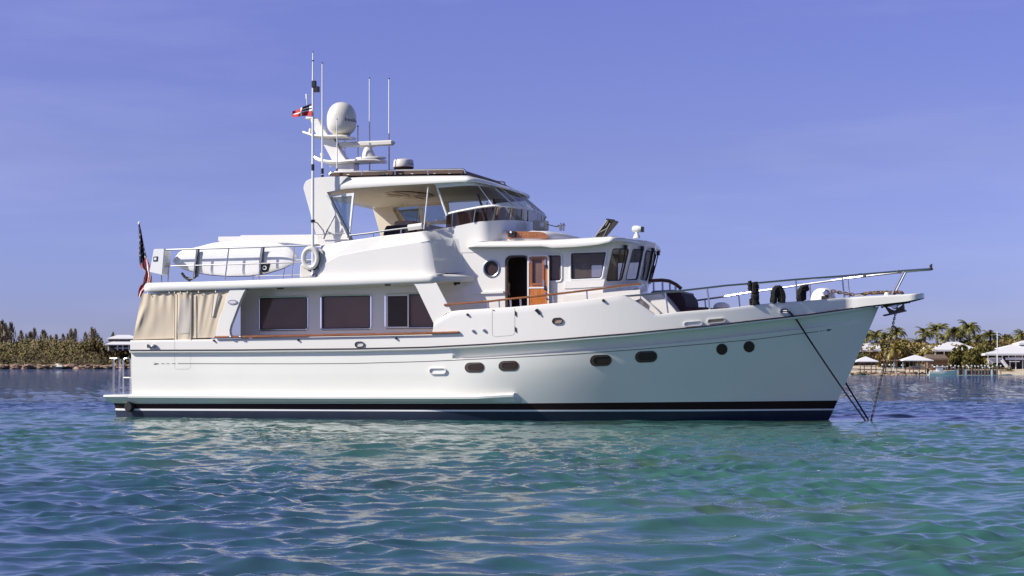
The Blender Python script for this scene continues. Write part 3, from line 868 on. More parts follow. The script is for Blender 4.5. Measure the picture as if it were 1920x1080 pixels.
# people-sized chairs on the dock: white deck chairs
for i, px in enumerate((1785, 1817, 1843, 1856)):
    mb = MB(); d = DD + .8
    a = W(px, 691, d)
    mb.prism([a, a + Vector((.05, 0, 0)), a + Vector((-.12, 0, .42)), a + Vector((-.17, 0, .42))], (0, .35, 0)); mb.prism([a + Vector((0, 0, .15)), a + Vector((.38, 0, .2)), a + Vector((.38, 0, .16)), a + Vector((0, 0, .11))], (0, .35, 0)); mb.prism([a + Vector((.33, 0, 0)), a + Vector((.37, 0, 0)), a + Vector((.37, 0, .17)), a + Vector((.33, 0, .17))], (0, .35, 0))
    o = mb.build("deck_chair", WALLW, None, smooth=0, origin=tuple(a)); tag(o, "white deck chair facing out on the timber dock", "chair", "deck chairs on the dock")
# skiff beside the dock
SK = empty("skiff", W(1766, 702, DD - 2)); tag(SK, "pale green and white skiff moored beside the dock", "boat")
mb = MB(); rows = []
x0, x1 = W(1741, 0, DD - 2).x, W(1792, 0, DD - 2).x
for i in range(21):
    t = i / 20; x = lerp(x0, x1, t); b = .62 * (1 - max(0, (t - .5) / .5) ** 2) * (.92 + .08 * t); zt = .48 + .18 * t * t
    rows.append([(x, DD - 2 - b * .7, -.15), (x, DD - 2 - b, .16), (x, DD - 2 - b, zt), (x, DD - 2 - b * .85, zt), (x, DD - 2 + b * .85, zt - .03), (x, DD - 2 + b, zt), (x, DD - 2 + b * .7, -.15)])
mb.grid(rows); mb.add(rows[0], [list(range(7))]); bpart(mb, "hull", mat("pale_green_paint", (.60, .60, .55), .3), SK, smooth=30)
mb = MB(); wbox(mb, 1757, 690, 1768, 697, DD - 2.1, .3); wbox(mb, 1753, 687, 1774, 688.4, DD - 2.4, .9)
for px in (1755, 1772): wbox(mb, px, 688, px + .7, 697, DD - 2.1, .05)
bpart(mb, "console_and_top", WALLW, SK, smooth=0)
mb = MB(); wbox(mb, 1738.5, 692, 1742, 701, DD - 2.1, .25); bpart(mb, "outboard_motor", BLACK, SK, smooth=0)
# flagpole
FPX_ = W(1870, 700, DR_ + 4)
mb = MB(); mb.tube([W(1870, 698, DR_ + 4), W(1870, 624, DR_ + 4)], [.075, .05], 8); mb.lathe(W(1870, 623.5, DR_ + 4), [(0, -.09), (.1, 0), (0, .09)], 8); mb.tube([W(1867.5, 632, DR_ + 4), W(1872.5, 632, DR_ + 4)], .03, 5)
o = mb.build("flagpole", WALLW, None, origin=tuple(FPX_)); tag(o, "tall bare white flagpole in front of the two-storey house", "flagpole")
# ================================================================== HULL
HB = 2.70
RAIL_PX = [(244, 660.5), (440, 660), (660, 658), (800, 655), (908, 649.5), (1040, 641), (1180, 629.5), (1320, 616), (1380, 609), (1513, 594), (1648, 575)]
X_AFT = P(246, 700, -HB).x
STEM0, STEM1 = P(1553, 790, 0), P(1645, 582, 0)

def x_stem(z):
    t = (z - STEM0.z) / (STEM1.z - STEM0.z)
    return STEM0.x + (STEM1.x - STEM0.x) * (t if t > 0 else t * 1.6) + 0.05 * max(0, t) * (1 - max(0, min(1, t)))

def shape(u, u0, p):
    if u <= u0: return 1.0
    return max(0.0, 1 - ((u - u0) / (1 - u0)) ** p)

ZR_X = []; ZR_Z = []
def z_rail(x):
    return float(np.interp(x, ZR_X, ZR_Z))

def beam_t(u, t):
    """half breadth; t = 0 at the waterline, 1 at the rub rail"""
    tt = max(0.0, min(1.0, t)) ** 1.25
    u0 = lerp(0.445, 0.545, tt); p = lerp(1.62, 2.4, tt)
    b0 = lerp(2.655, HB, min(1, max(0, t) * 1.5))
    if t < 0: b0 *= 1 + 0.25 * t
    return b0 * shape(u, u0, p)

def bhull(x, z):
    zr = z_rail(x)
    t = z / zr
    xs = x_stem(min(z, zr))
    u = (x - X_AFT) / (xs - X_AFT)
    u = max(0.0, min(1.0, u))
    b = beam_t(u, t)
    # the topsides tuck in under the rub rail forward of the step
    k = 0.115 * sstep(XK - 0.05, XK + 0.05, x) * sstep(zr - 0.272, zr - 0.252, z) * (1 - 0.85 * max(0, min(1, (z - zr + 0.25) / 0.25))) * (1 - sstep(0.90, 1.0, u))
    return max(0.0, b - k)

def brail(x):
    zr = z_rail(x)
    u = max(0.0, min(1.0, (x - X_AFT) / (x_stem(zr) - X_AFT)))
    return beam_t(u, 1.0)

XK = 99.0
# bootstrap the rail height table, then iterate
for it in range(4):
    pts = []
    for px, py in RAIL_PX:
        y = -HB if it == 0 else -HB
        q = P(px, py, y)
        if it > 0:
            for _ in range(12):
                q = P(px, py, -brail(q.x))
        pts.append(q)
    ZR_X = [p.x for p in pts]; ZR_Z = [p.z for p in pts]
    ZR_X[-1] = max(ZR_X[-1], ZR_X[-2] + .1)
XK = P(857, 655, -HB).x

def H(px, py, off=0.0):
    """photo point -> point on the starboard topsides"""
    q = P(px, py, -HB)
    for _ in range(20):
        q = P(px, py, -(bhull(q.x, q.z) + off))
    return q

BW_OFF = 0.05
X_TIP = P(1734, 552, 0.10).x
PULW = 0.40
def bbulw(x):
    b = brail(x) + BW_OFF if x < STEM1.x else 0.0
    b = max(b, PULW + 0.10 * sstep(STEM1.x + 1.0, STEM1.x - 0.6, x))
    e = X_TIP - x
    if e < 0.34:
        s = max(0.0, 1 - e / 0.34)
        b *= max(0.0, 1 - s ** 2.6) ** 0.5
    return b

def HBW(px, py, off=0.0):
    q = P(px, py, -HB)
    for _ in range(25):
        q = P(px, py, -(bbulw(q.x) + off))
    return q

# paint lines measured on the topsides
def line_fn(pts, f=H):
    q = [f(a, b) for a, b in pts]
    xs = [p.x for p in q]; zs = [p.z for p in q]
    return lambda x: float(np.interp(x, xs, zs))
Z_BTOP = line_fn([(250, 757), (600, 756.8), (970, 756.3), (1300, 753.5), (1568, 751)])
Z_WTOP = line_fn([(250, 766.3), (600, 767.5), (970, 768.4), (1300, 768), (1560, 766.2)])
Z_WBOT = line_fn([(250, 769.7), (600, 770.7), (970, 771.5), (1300, 771.1), (1558, 769.1)])

NU = 130
US = [i / NU for i in range(NU + 1)]
uk = (XK - X_AFT) / (STEM1.x - X_AFT)
US = sorted(set(US + [uk - 0.004, uk - 0.002, uk, uk + 0.002, uk + 0.004]))

def strip(mb, zlo, zhi, nrow, out=0.0, mi=0, u0=0.0, u1=1.0):
    rows = []
    for r in range(nrow + 1):
        row = []
        for u in US:
            if u < u0 - 1e-6 or u > u1 + 1e-6: continue
            x = X_AFT + u * (STEM1.x - X_AFT)
            for _ in range(4):
                z = lerp(zlo(x), zhi(x), r / nrow)
                x = X_AFT + u * (x_stem(z) - X_AFT)
            b = bhull(x, z)
            row.append((x, -b - out if u < 0.9999 else 0.0, z))
        rows.append(row)
    mb.grid(rows, mi)

mb = MB()
strip(mb, Z_BTOP, lambda x: z_rail(x) - 0.274, 18)
strip(mb, lambda x: z_rail(x) - 0.274, lambda x: z_rail(x) - 0.25, 1)
strip(mb, lambda x: z_rail(x) - 0.25, z_rail, 5)
mb.mirror()
# transom and inner deck close the shell
tr = []
for k in range(13):
    z = lerp(-0.05, z_rail(X_AFT), k / 12)
    b = bhull(X_AFT + .001, z)
    tr.append([(X_AFT - 0.02 * sin(pi * (j / 8)), lerp(-b, b, j / 8), z) for j in range(9)])
mb.grid(tr)
HULL = mb.build("hull", HULLM, YACHT, smooth=30)
mb = MB(); strip(mb, Z_WTOP, Z_BTOP, 2); mb.mirror()
mb.build("boot_stripe", BLACKB, HULL, smooth=40)
mb = MB(); strip(mb, Z_WBOT, Z_WTOP, 1, 0.003); mb.mirror()
mb.build("white_stripe", WHITEP, HULL, smooth=40)
mb = MB(); strip(mb, lambda x: -0.75, Z_WBOT, 5); mb.mirror()
mb.build("bottom_paint", NAVY, HULL, smooth=40)

# swim ledge along the quarter, running aft into the swim platform
XL1 = H(966, 744).x
X_PL = P(203, 745, -2.4).x
LEDGE = line_fn([(250, 742.5), (600, 744.5), (900, 744.5), (968, 740.5)])
mb = MB()
rows = []
nl = 60
for i in range(nl + 1):
    x = lerp(X_AFT - 0.0, XL1, i / nl)
    zt = LEDGE(x); zb = Z_BTOP(x) + 0.006
    b = bhull(x, zb); bt = bhull(x, zt)
    o = 0.20 * (1 - 0.35 * sstep(XL1 - 0.9, XL1, x))
    rows.append([(x, -(bt - 0.05), zt + 0.07), (x, -(bt + 0.04), zt + 0.055), (x, -(bt + o - 0.03), zt + 0.035), (x, -(bt + o), zt + 0.012), (x, -(bt + o - 0.004), zt - 0.035), (x, -(b + 0.07), zb + 0.02), (x, -(b - 0.02), zb)])
mb.grid(rows)
e = rows[-1]; xe = XL1 + 0.12
tail = [(xe, -(bhull(xe, LEDGE(XL1) - 0.01 * k) - 0.015), lerp(e[0][2], e[-1][2], k / 6) - .0) for k in range(7)]
mb.grid([e, tail])
mb.mirror()
mb.build("swim_ledge", HULLM, HULL, smooth=28)

# platform
mb = MB()
zt, zb = LEDGE(X_AFT) + 0.03, Z_BTOP(X_AFT) + 0.006
bo = bhull(X_AFT, zt) + 0.20
plan = [(X_AFT, -bo), (X_PL + 0.25, -bo + 0.02), (X_PL + 0.06, -bo + 0.14), (X_PL, -bo + 0.42)]
plan = plan + [(x, -y) for x, y in plan[::-1]]
def ring(z, ins):
    return [(x + (ins if x < X_AFT - 0.01 else 0), y - math.copysign(ins, y), z) for x, y in plan]
rings = [ring(zt, 0.03), ring(zt - 0.012, 0.0), ring(zt - 0.05, 0.0), ring(zb + .01, 0.14), ring(zb, 0.19)]
mb.grid(rings)
mb.add(rings[0], [list(range(len(plan)))])
PLATF = mb.build("swim_platform", HULLM, YACHT, smooth=40)
mb = MB()
rings = [ring(zb - 0.001, 0.19), ring(Z_WTOP(X_AFT), 0.22)]
mb.grid(rings); mb.build("boot_stripe", BLACKB, PLATF)
mb = MB()
rings = [ring(Z_WTOP(X_AFT), 0.22), ring(Z_WBOT(X_AFT), 0.22)]
mb.grid(rings); mb.build("white_stripe", WHITEP, PLATF)
mb = MB()
rings = [ring(Z_WBOT(X_AFT), 0.22), ring(-0.5, 0.28)]
mb.grid(rings); mb.build("bottom_paint", NAVY, PLATF)
mb = MB()
q = P(242, 765, -2.75)
mb.lathe((q.x, -bo + 0.12, q.z + 0.03), [(0.0, -0.06), (0.10, -0.06), (0.12, -0.03), (0.12, 0.25)], 20, axis='Y')
mb.build("exhaust_outlet", RUBBER, PLATF)
# boarding rails on the platform
mb = MB()
yb_, rr = -2.25, 0.021
zt0 = LEDGE(X_AFT) + 0.03
for x1, x2 in ((213, 224), (231, 244)):
    a, b = P(x1, 672, yb_), P(x2, 673, yb_)
    mb.tube([(a.x, yb_, zt0), (a.x, yb_, a.z - 0.06), (a.x + .03, yb_, a.z - 0.015), (a.x + .08, yb_, a.z), (b.x - .02, yb_, a.z), (b.x, yb_, a.z - 0.05), (b.x, yb_, zt0 if x1 < 220 else a.z - .5)], rr)
a = P(231, 708, yb_); b = P(246, 708, yb_)
mb.tube([a, b], rr * 0.8)
a = P(206, 672, yb_); mb.tube([a, P(215, 672, yb_)], rr)
a = P(244, 678, yb_); mb.tube([(a.x, yb_, a.z), (a.x, yb_, zt0)], rr)
mb.build("boarding_rail", STEEL, PLATF)

# rub rail: white moulding with a steel band on it
def sweep_rail(mb, prof, x0, x1, n=150, mi=0):
    """prof: list of (out, dz) relative to the rail line"""
    rows = []
    for i in range(n + 1):
        x = lerp(x0, x1, i / n)
        b = brail(x); z = z_rail(x)
        d = (brail(x + 0.02) - brail(x - 0.02)) / 0.04
        L = sqrt(1 + d * d)
        rows.append([(x - o * d / L * -1 * -1, -(b + o / L), z + dz) for o, dz in prof])
    mb.grid(rows, mi)
mb = MB()
xe = STEM1.x - 0.12
sweep_rail(mb, [(0.02, 0.065), (0.055, 0.062), (0.085, 0.05), (0.095, 0.03), (0.09, 0.0), (0.06, -0.022), (-0.13, -0.022)], X_AFT, xe)
mb.mirror()
mb.build("rub_rail", GEL, HULL, smooth=30)
mb = MB()
sweep_rail(mb, [(0.05, 0.066), (0.094, 0.064), (0.105, 0.052), (0.103, 0.036), (0.093, 0.030)], X_AFT + .02, xe)
mb.mirror()
mb.build("rail_band", DSTEEL, HULL, smooth=30)

# ---------------------------------------------------------------- bulwark
TOP_PX = [(247, 638), (330, 637), (403, 636), (520, 634), (640, 631.5), (811, 628.5), (813, 607), (820, 600), (846, 583.5), (860, 581.5), (960, 575.5), (1080, 564.5), (1140, 555.5), (1160, 552.5), (1168, 553), (1180, 558.5), (1203, 572), (1227, 588.5), (1239, 588.8), (1270, 585), (1320, 581), (1364, 577.8), (1422, 570.6), (1468, 566.7), (1540, 561.6), (1580, 558.5), (1620, 555.6), (1690, 552.3), (1733, 550.2)]
tq = [HBW(a, b) for a, b in TOP_PX]
TOPX = [p.x for p in tq]; TOPZ = [p.z for p in tq]
def z_top(x): return float(np.interp(x, TOPX, TOPZ))
bq = [HBW(1648, 574.5), HBW(1700, 565), HBW(1734, 559)]
def z_bot(x):
    if x <= STEM1.x - 0.25: return z_rail(x) + 0.045
    a = z_rail(STEM1.x - 0.25) + 0.045
    return float(np.interp(x, [STEM1.x - 0.25, bq[1].x, bq[2].x], [a, bq[1].z, bq[2].z]))
xs = sorted(set([lerp(X_AFT, X_TIP, i / 220) for i in range(221)] + [t for t in TOPX if X_AFT < t < X_TIP] + [X_TIP - 0.34 * (1 - cos(pi / 2 * k / 12)) for k in range(13)]))
mb = MB()
rows = []
for x in xs:
    b = bbulw(x); zt, zb = z_top(x), z_bot(x)
    th = 0.10 if b > 0.5 else min(0.10, b)
    r = min(0.025, (zt - zb) * .3)
    fl = 0.0
    col = [(x, -max(0, b - 0.13), zb), (x, -b, zb)]
    for k in range(1, 7):
        col.append((x, -b, lerp(zb, zt - r, k / 6)))
    bi = max(0.0, b - th)
    col += [(x, -max(bi, b - r * .35), zt - r * .3), (x, -max(bi, b - r), zt), (x, -bi, zt), (x, -bi, zb + 0.02)]
    rows.append(col)
mb.grid(rows)
mb.mirror()
BULW = mb.build("bulwark", GEL, YACHT, smooth=38)
# decks between the bulwarks
mb = MB(); rows = []
for x in xs:
    b = max(0.0, bbulw(x) - 0.08)
    z = z_bot(x) + (0.06 if x < STEM1.x - 0.3 else (z_top(x) - z_bot(x)) * 0.93)
    rows.append([(x, lerp(-b, b, k / 6), z) for k in range(7)])
mb.grid(rows)
mb.build("deck", NONSKID, YACHT, smooth=60)

# helper: a thin decal or fitting that follows the topsides
def on_surf(f, pts, off):
    return [f(a, b, off) for a, b in pts]

# pinstripe with pointed ends
mb = MB()
PIN = [(333, 681.7), (440, 681.9), (560, 682), (660, 681.5), (800, 677.6), (900, 673), (1000, 668), (1080, 663.6), (1200, 655), (1320, 645), (1420, 636), (1534, 621.5)]
pxs = np.linspace(333, 1534, 140)
pys = np.interp(pxs, [p[0] for p in PIN], [p[1] for p in PIN])
top = [H(a, b - .55, 0.004) for a, b in zip(pxs, pys)]; bot = [H(a, b + .55, 0.004) for a, b in zip(pxs, pys)]
mb.grid([top, bot])
for x0, x1, y in ((302, 309, 682.0), (312, 318, 682.0), (322, 329, 681.8), (1537, 1541, 620.6), (1543, 1546, 620.2)):
    mb.grid([[H(x0, y - .5, .004), H(x1, y - .5, .004)], [H(x0, y + .5, .004), H(x1, y + .5, .004)]])
mb.add([H(287, 680.2, .004), H(291, 681.8, .004), H(287, 684.4, .004), H(298, 682.6, .004), H(298, 681.6, .004)], [[0, 1, 4], [1, 3, 4], [1, 2, 3]])
mb.add([H(1548, 619.4, .004), H(1553, 616.8, .004), H(1560, 617.6, .004), H(1554, 621, .004)], [[0, 1, 2, 3]])
mb.build("pinstripe", GREYP, HULL, smooth=0)

# portholes: recessed dark pane inside a proud rim
def oblong(cx, cy, w, h, f, off, n=8, tilt=0.0):
    out = []
    r = h / 2
    for sx_, a0 in ((1, -90), (-1, 90)):
        for k in range(n + 1):
            a = radians(a0 + 180 * k / n)
            dx = sx_ * (w / 2 - r) + r * cos(a); dy = r * sin(a)
            out.append(f(cx + dx, cy - dy - tilt * dx, off))
    return out

def porthole(cx, cy, w, h, f=H, rim=GEL, pane=DARKGLASS2, tilt=0.0, rw=2.0, name="porthole", parent=None, off=0.018, backset=0.02):
    mb = MB()
    o0 = oblong(cx, cy, w, h, f, 0.001, tilt=tilt); o1 = oblong(cx, cy, w - .5, h - .5, f, off, tilt=tilt)
    o2 = oblong(cx, cy, w - 2 * rw, h - 2 * rw, f, off, tilt=tilt)
    o3 = oblong(cx, cy, w - 2 * rw - .4, h - 2 * rw - .4, f, 0.003, tilt=tilt)
    mb.grid([o0, o1, o2, o3], closed=True)
    fr = mb.build(name, rim, parent or HULL, smooth=30)
    mb = MB()
    mb.poly(oblong(cx, cy, w - 2 * rw, h - 2 * rw, f, 0.004, tilt=tilt))
    mb.build("pane" if pane is not GEL else "shutter", pane, fr, smooth=0)
    return fr

for cx, cy, w, h, tl in ((889.5, 689, 37, 19, .02), (953.5, 686, 38, 19, .025), (1126.5, 676, 41, 21.5, .03), (1211.5, 669, 42, 21.5, .04)):
    fr = porthole(cx, cy, w, h, rim=RIMB, tilt=tl, rw=1.3, parent=YACHT, off=0.012)
    mb = MB()
    a = oblong(cx - 1, cy + .4, w - 3, h - 3, H, 0.006, tilt=tl); b = oblong(cx + 1.6, cy - .6, w - 10, h - 7.5, H, 0.012, tilt=tl)
    mb.grid([a, b], closed=True); mb.build("inner_rim", RIMB, fr, smooth=30)
for cx, cy in ((1353.5, 655), (1404.5, 650.2)):
    fr = porthole(cx, cy, 21.5, 21.5, rim=RIMB, tilt=0, rw=1.2, parent=YACHT, off=0.012)
porthole(820, 695.5, 33, 12.5, rim=GEL, pane=WHITEP, tilt=.01, rw=1.9, name="hull_vent", parent=YACHT, off=0.04)
# freeing ports and side lights in the bulwark
porthole(1299.5, 606.8, 36, 10, HBW, rim=GEL, pane=SHADEP, tilt=.08, rw=1.6, name="freeing_port", parent=BULW, off=0.03)
porthole(1343, 601.2, 35, 9.6, HBW, rim=GEL, pane=TANLENS, tilt=.09, rw=1.6, name="freeing_port", parent=BULW, off=0.03)
porthole(1045, 601.8, 20.5, 12.5, HBW, rim=DSTEEL, pane=TANLENS, tilt=.06, rw=1.6, name="hawse_port", parent=BULW, off=0.03)
porthole(673.8, 646, 18, 11.5, HBW, rim=DSTEEL, pane=OFFW, tilt=.02, rw=1.6, name="hawse_port", parent=BULW, off=0.03)
for cx, cy, r in ((401.5, 638.5, 1.9), (559.5, 637.5, 2.0), (743, 634.3, 2.2), (877, 590, 2.3), (1131.5, 563.5, 2.6), (887.5, 620.5, 2.8), (908, 619.3, 2.8)):
    mb = MB(); mb.lathe(HBW(cx, cy, 0), [(0.0, -0.05), (r / 90, -0.045), (r / 75, -0.02), (r / 72, 0.0)], 12, axis='Y')
    o = mb.build("deck_fitting", DSTEEL if r < 2.75 else STEEL, BULW)
# gate in the bulwark: thin dark seams, hinges and latch
def seam(mb, f, pts, w=0.55, off=0.004):
    for (x0, y0), (x1, y1) in zip(pts[:-1], pts[1:]):
        n = max(1, int(max(abs(x1 - x0), abs(y1 - y0)) / 6))
        d = Vector((x1 - x0, y1 - y0)).normalized(); nx, ny = -d.y * w / 2, d.x * w / 2
        A = [f(lerp(x0, x1, k / n) + nx, lerp(y0, y1, k / n) + ny, off) for k in range(n + 1)]
        B = [f(lerp(x0, x1, k / n) - nx, lerp(y0, y1, k / n) - ny, off) for k in range(n + 1)]
        mb.grid([A, B])
SEAM = mat("seam_shadow_gap", (0.42, 0.41, 0.40), 0.6)
mb = MB(); seam(mb, HBW, [(922.7, 579), (922.7, 627), (924.5, 630), (928, 631.2), (959, 628.8), (963, 627), (965, 623), (965, 577)])
GATE = mb.build("boarding_gate", SEAM, BULW, smooth=0)
mb = MB()
for cy in (588, 618):
    A = on_surf(HBW, [(964.6, cy - 6), (968.3, cy - 3), (969, cy + 6.5), (965, cy + 3)], .012)
    mb.prism(A, (0, 0.012, 0))
mb.prism(on_surf(HBW, [(924.5, 580), (928, 582.5), (924.8, 583)], .008), (0, .008, 0))
mb.build("hinge", DSTEEL, GATE, smooth=0)
mb = MB()
a, b = HBW(1005, 580.5, .03), HBW(1012, 590, .03)
mb.tube([a, lerp(a, b, .4), b], [.045, .03, .02], 8)
mb.build("gate_hook", DSTEEL, BULW)
mb = MB(); seam(mb, H, [(327.3, 663), (327.3, 688), (330, 692), (352, 692), (357, 689), (357.8, 663)], .4); mb.build("side_gate_seam", SEAM, HULL, smooth=0)
mb = MB(); seam(mb, HBW, [(327.3, 640), (327.3, 658)], .45); mb.build("side_gate_seam", SEAM, BULW, smooth=0)
# stern cleat in its oval recess
mb = MB()
c = HBW(283.5, 649, .05)
mb.tube([c + Vector((-.09, 0, .0)), c + Vector((-.03, 0, 0)), c + Vector((.03, 0, 0)), c + Vector((.09, 0, 0))], [.06, .022, .022, .06], 10)
mb.build("stern_cleat", STEEL, BULW)

# teak cap along the after bulwark, on the outside face
def teak_bar(mb, pts, f, w, h, off=0.0):
    rows = []
    for a, b in pts:
        q = f(a, b, off)
        rows.append([(q.x, q.y + w, q.z + h * .35), (q.x, q.y, q.z + h * .5), (q.x, q.y - w * .7, q.z + h * .3), (q.x, q.y - w * .8, q.z), (q.x, q.y - w * .7, q.z - h * .3), (q.x, q.y, q.z - h * .5), (q.x, q.y + w, q.z - h * .35)])
    mb.grid(rows, closed=True)
    mb.add(rows[0], [list(range(7))]); mb.add(rows[-1], [list(range(7))])
tp = [(403, 632.4), (460, 631.3), (550, 629.7), (640, 628), (720, 626.6), (800, 624.7), (860, 623)]
mb = MB(); teak_bar(mb, tp, HBW, 0.045, 0.062, 0.035); mb.build("teak_rail", TEAK, BULW, smooth=50)
mb = MB()
for a in (433, 451):
    q = HBW(a, 631.8, .05); mb.tube([q + Vector((-.05, 0, 0)), q + Vector((-.02, 0, 0)), q + Vector((.02, 0, 0)), q + Vector((.05, 0, 0))], [.015, .045, .045, .015], 10)
mb.build("rail_joint", STEEL, BULW)

# teak handrail on stanchions along the midships bulwark
hp = [(833, 571.5), (870, 568.7), (915, 565), (960, 560), (1000, 556), (1040, 551.5), (1080, 546.8), (1120, 542), (1160, 536.8), (1203, 531.5)]
mb = MB(); teak_bar(mb, hp, HBW, 0.045, 0.055, -0.04); HR = mb.build("teak_handrail", TEAK, YACHT, smooth=50)
mb = MB()
for a, y0, y1 in ((915, 564, 579), (935.5, 562, 577), (957, 560, 576), (975.5, 558, 575), (1037, 552, 569), (1100, 545, 562.5)):
    mb.tube([HBW(a, y0, -.05), HBW(a + 1, y1, -.05)], .02)
mb.build("stanchion", STEEL, HR)
# ================================================================== SUPERSTRUCTURE
def pline(pts, y):
    q = pp(pts, y)
    xs = [p.x for p in q]; zs = [p.z for p in q]
    return lambda x: float(np.interp(x, xs, zs))

def front_curve(x_s, ymax, x_n, n=2.4, k=14):
    return [(x_s + (x_n - x_s) * sin(pi / 2 * i / k) ** (2 / n), -ymax * max(0.0, cos(pi / 2 * i / k)) ** (2 / n)) for i in range(k + 1)]

def solve_nose(x_s, ymax, px_n, z, n=2.4):
    """nose position for which the rounded front's silhouette reaches px_n"""
    lo, hi = x_s, x_s + 5
    for _ in range(40):
        m = (lo + hi) / 2
        c = front_curve(x_s, ymax, m, n)
        c = c + [(a, -b) for a, b in c]
        if max(PR((a, b, z))[0] for a, b in c) < px_n: lo = m
        else: hi = m
    return lo

def offs(plan, d):
    """offset an open half plan (starboard side, stern to nose) inwards by d"""
    full = plan + [(x, -y) for x, y in plan[::-1] if abs(y) > 1e-6]
    n = len(full); out = []
    for i in range(len(plan)):
        a, b, c = full[i - 1], full[i], full[(i + 1) % n]
        e1 = Vector((b[0] - a[0], b[1] - a[1])); e2 = Vector((c[0] - b[0], c[1] - b[1]))
        if e1.length < 1e-7: e1 = e2
        if e2.length < 1e-7: e2 = e1
        e1 = e1.normalized(); e2 = e2.normalized()
        m = Vector((-e1.y - e2.y, e1.x + e2.x)); m = m / max(0.5, m.dot(m) / 2)
        out.append((b[0] + m.x * d, min(0.0, b[1] + m.y * d)))
    return out

def cap_loft(mb, plan, levels, crown=0.0, top=True, bottom=False, mi=0, mi_bot=None, mid=4):
    rings = []
    for ins, zf in levels:
        pl = offs(plan, ins)
        ring = [(x, y, zf(x)) for x, y in pl]
        ring += [(x, -y, z) for x, y, z in ring[::-1] if abs(y) > 1e-6]
        rings.append(ring)
    mb.grid(rings, mi, closed=True)
    def cap(ring, cr, mi_):
        k = len(plan)
        rows = []
        for i in range(k):
            a = Vector(ring[i]); b = Vector((a.x, -a.y, a.z))
            rows.append([a.lerp(b, j / mid) + Vector((0, 0, cr * (1 - (2 * j / mid - 1) ** 2) * min(1, abs(a.y) / 1.0))) for j in range(mid + 1)])
        mb.grid(rows, mi_)
    if top: cap(rings[-1], crown, mi)
    if bottom: cap(rings[0], 0, mi if mi_bot is None else mi_bot)

# ---------------------------------------------------------------- boat deck over the saloon
YD = 2.76
zt_d = pline([(255, 530.5), (269, 530), (440, 526), (596, 519.5), (700, 516), (817, 513), (900, 511)], -YD)
zb_d = pline([(255, 547.3), (262, 547), (440, 541.3), (660, 534.8), (810, 528.2), (860, 526)], -YD)
xa = P(263, 540, -YD).x; xc = P(812, 520, -YD).x
xw = P(893, 520, -1.96).x
plan = [(xa, -YD + 0.25), (xa + 0.05, -YD + .1), (xa + .15, -YD + .02)] + [(lerp(xa + .3, xc - .1, i / 30), -YD) for i in range(31)] + [(xc, -YD + .02), (xc + .08, -YD + .12), (lerp(xc, xw, .5), -2.35), (xw, -1.9), (xw + .02, -1.0)]
mb = MB()
cap_loft(mb, plan, [(0.12, lambda x: zb_d(x) + .0), (0.03, lambda x: zb_d(x) - .004), (0.0, lambda x: zb_d(x) + .03), (0.0, lambda x: lerp(zb_d(x), zt_d(x), .6)), (0.035, lambda x: zt_d(x) - .02), (0.09, zt_d)], bottom=True, top=True)
mb.build("boat_deck", GEL, YACHT, smooth=45)
mb = MB()
for a, b in ((452, 464), (521, 530), (723, 731)):
    y = -2.45
    p = P(a, 541, y); q = P(b, 541, y)
    z = zb_d(p.x)
    mb.box(((p.x + q.x) / 2, y, z - .012), (q.x - p.x, .12, .03))
mb.build("soffit_light", BLACK, YACHT)

# ---------------------------------------------------------------- saloon
YS = -1.86
z0 = P(600, 668, YS).z
mb = MB()
zl = lambda a: zb_d(P(a, 540, YS).x) + .02
o = [P(451, 600, YS), P(862, 600, YS)]
outer = [Vector((o[0].x, YS, z0)), Vector((o[1].x, YS, z0)), Vector((o[1].x, YS, zb_d(o[1].x) + .02)), Vector((o[0].x, YS, zb_d(o[0].x) + .02))]
WIN = [((485.5, 556.5, 578, 620.3), "saloon_window"), ((602, 553.5, 697, 619), "saloon_window"), ((722.5, 550.5, 830, 616.5), "saloon_window")]
def pquad(x0, y0, x1, y1, y, slope, r):
    """rounded quad whose top and bottom edges keep the deck's slope (px of rise per px)"""
    a0, a1 = P(x0, y1 + slope * 0, y), P(x1, y1 - slope * (x1 - x0), y)
    b0 = P(x0, y0 + slope * (x1 - x0) * .0, y)
    out = []
    hgt = b0.z - a0.z
    sl = (a1.z - a0.z) / (a1.x - a0.x)
    for qx, qz in rrect(a0.x, 0, a1.x, hgt, r):
        out.append(Vector((qx, y, a0.z + qz + sl * (qx - a0.x))))
    return out
wloops = [pquad(*w[0], YS, 0.012, 0.07) for w in WIN]
mb.prism(outer, (0, 0.07, 0), 0, holes=wloops, mi_back=1)
far = [Vector((p.x, -p.y, p.z)) for p in outer]
mb.prism(far, (0, -0.07, 0), 0, holes=[[Vector((p.x, -p.y, p.z)) for p in w] for w in wloops], mi_back=1)
xa_s, xf_s = o[0].x, o[1].x
mb.prism([Vector((xa_s + .002, -1.78, z0)), Vector((xa_s + .002, 1.78, z0)), Vector((xa_s + .002, 1.78, zb_d(xa_s))), Vector((xa_s + .002, -1.78, zb_d(xa_s)))], (0.07, 0, 0), 0, mi_back=1)
SAL = mb.build("saloon_wall", [GEL, DARKINT], YACHT, smooth=0)
def frame_ring(mb, loop, w, proud, yn=-1, mi=0):
    i2 = inset2(loop, w)
    o2 = inset2(loop, -0.012)
    d = Vector((0, yn * proud, 0))
    mb.grid([[p + Vector((0, -yn * .005, 0)) for p in o2], [p + d for p in o2], [p + d * 1.35 for p in inset2(loop, w * .4)], [p + d for p in i2], [p - d for p in i2]], mi, closed=True)
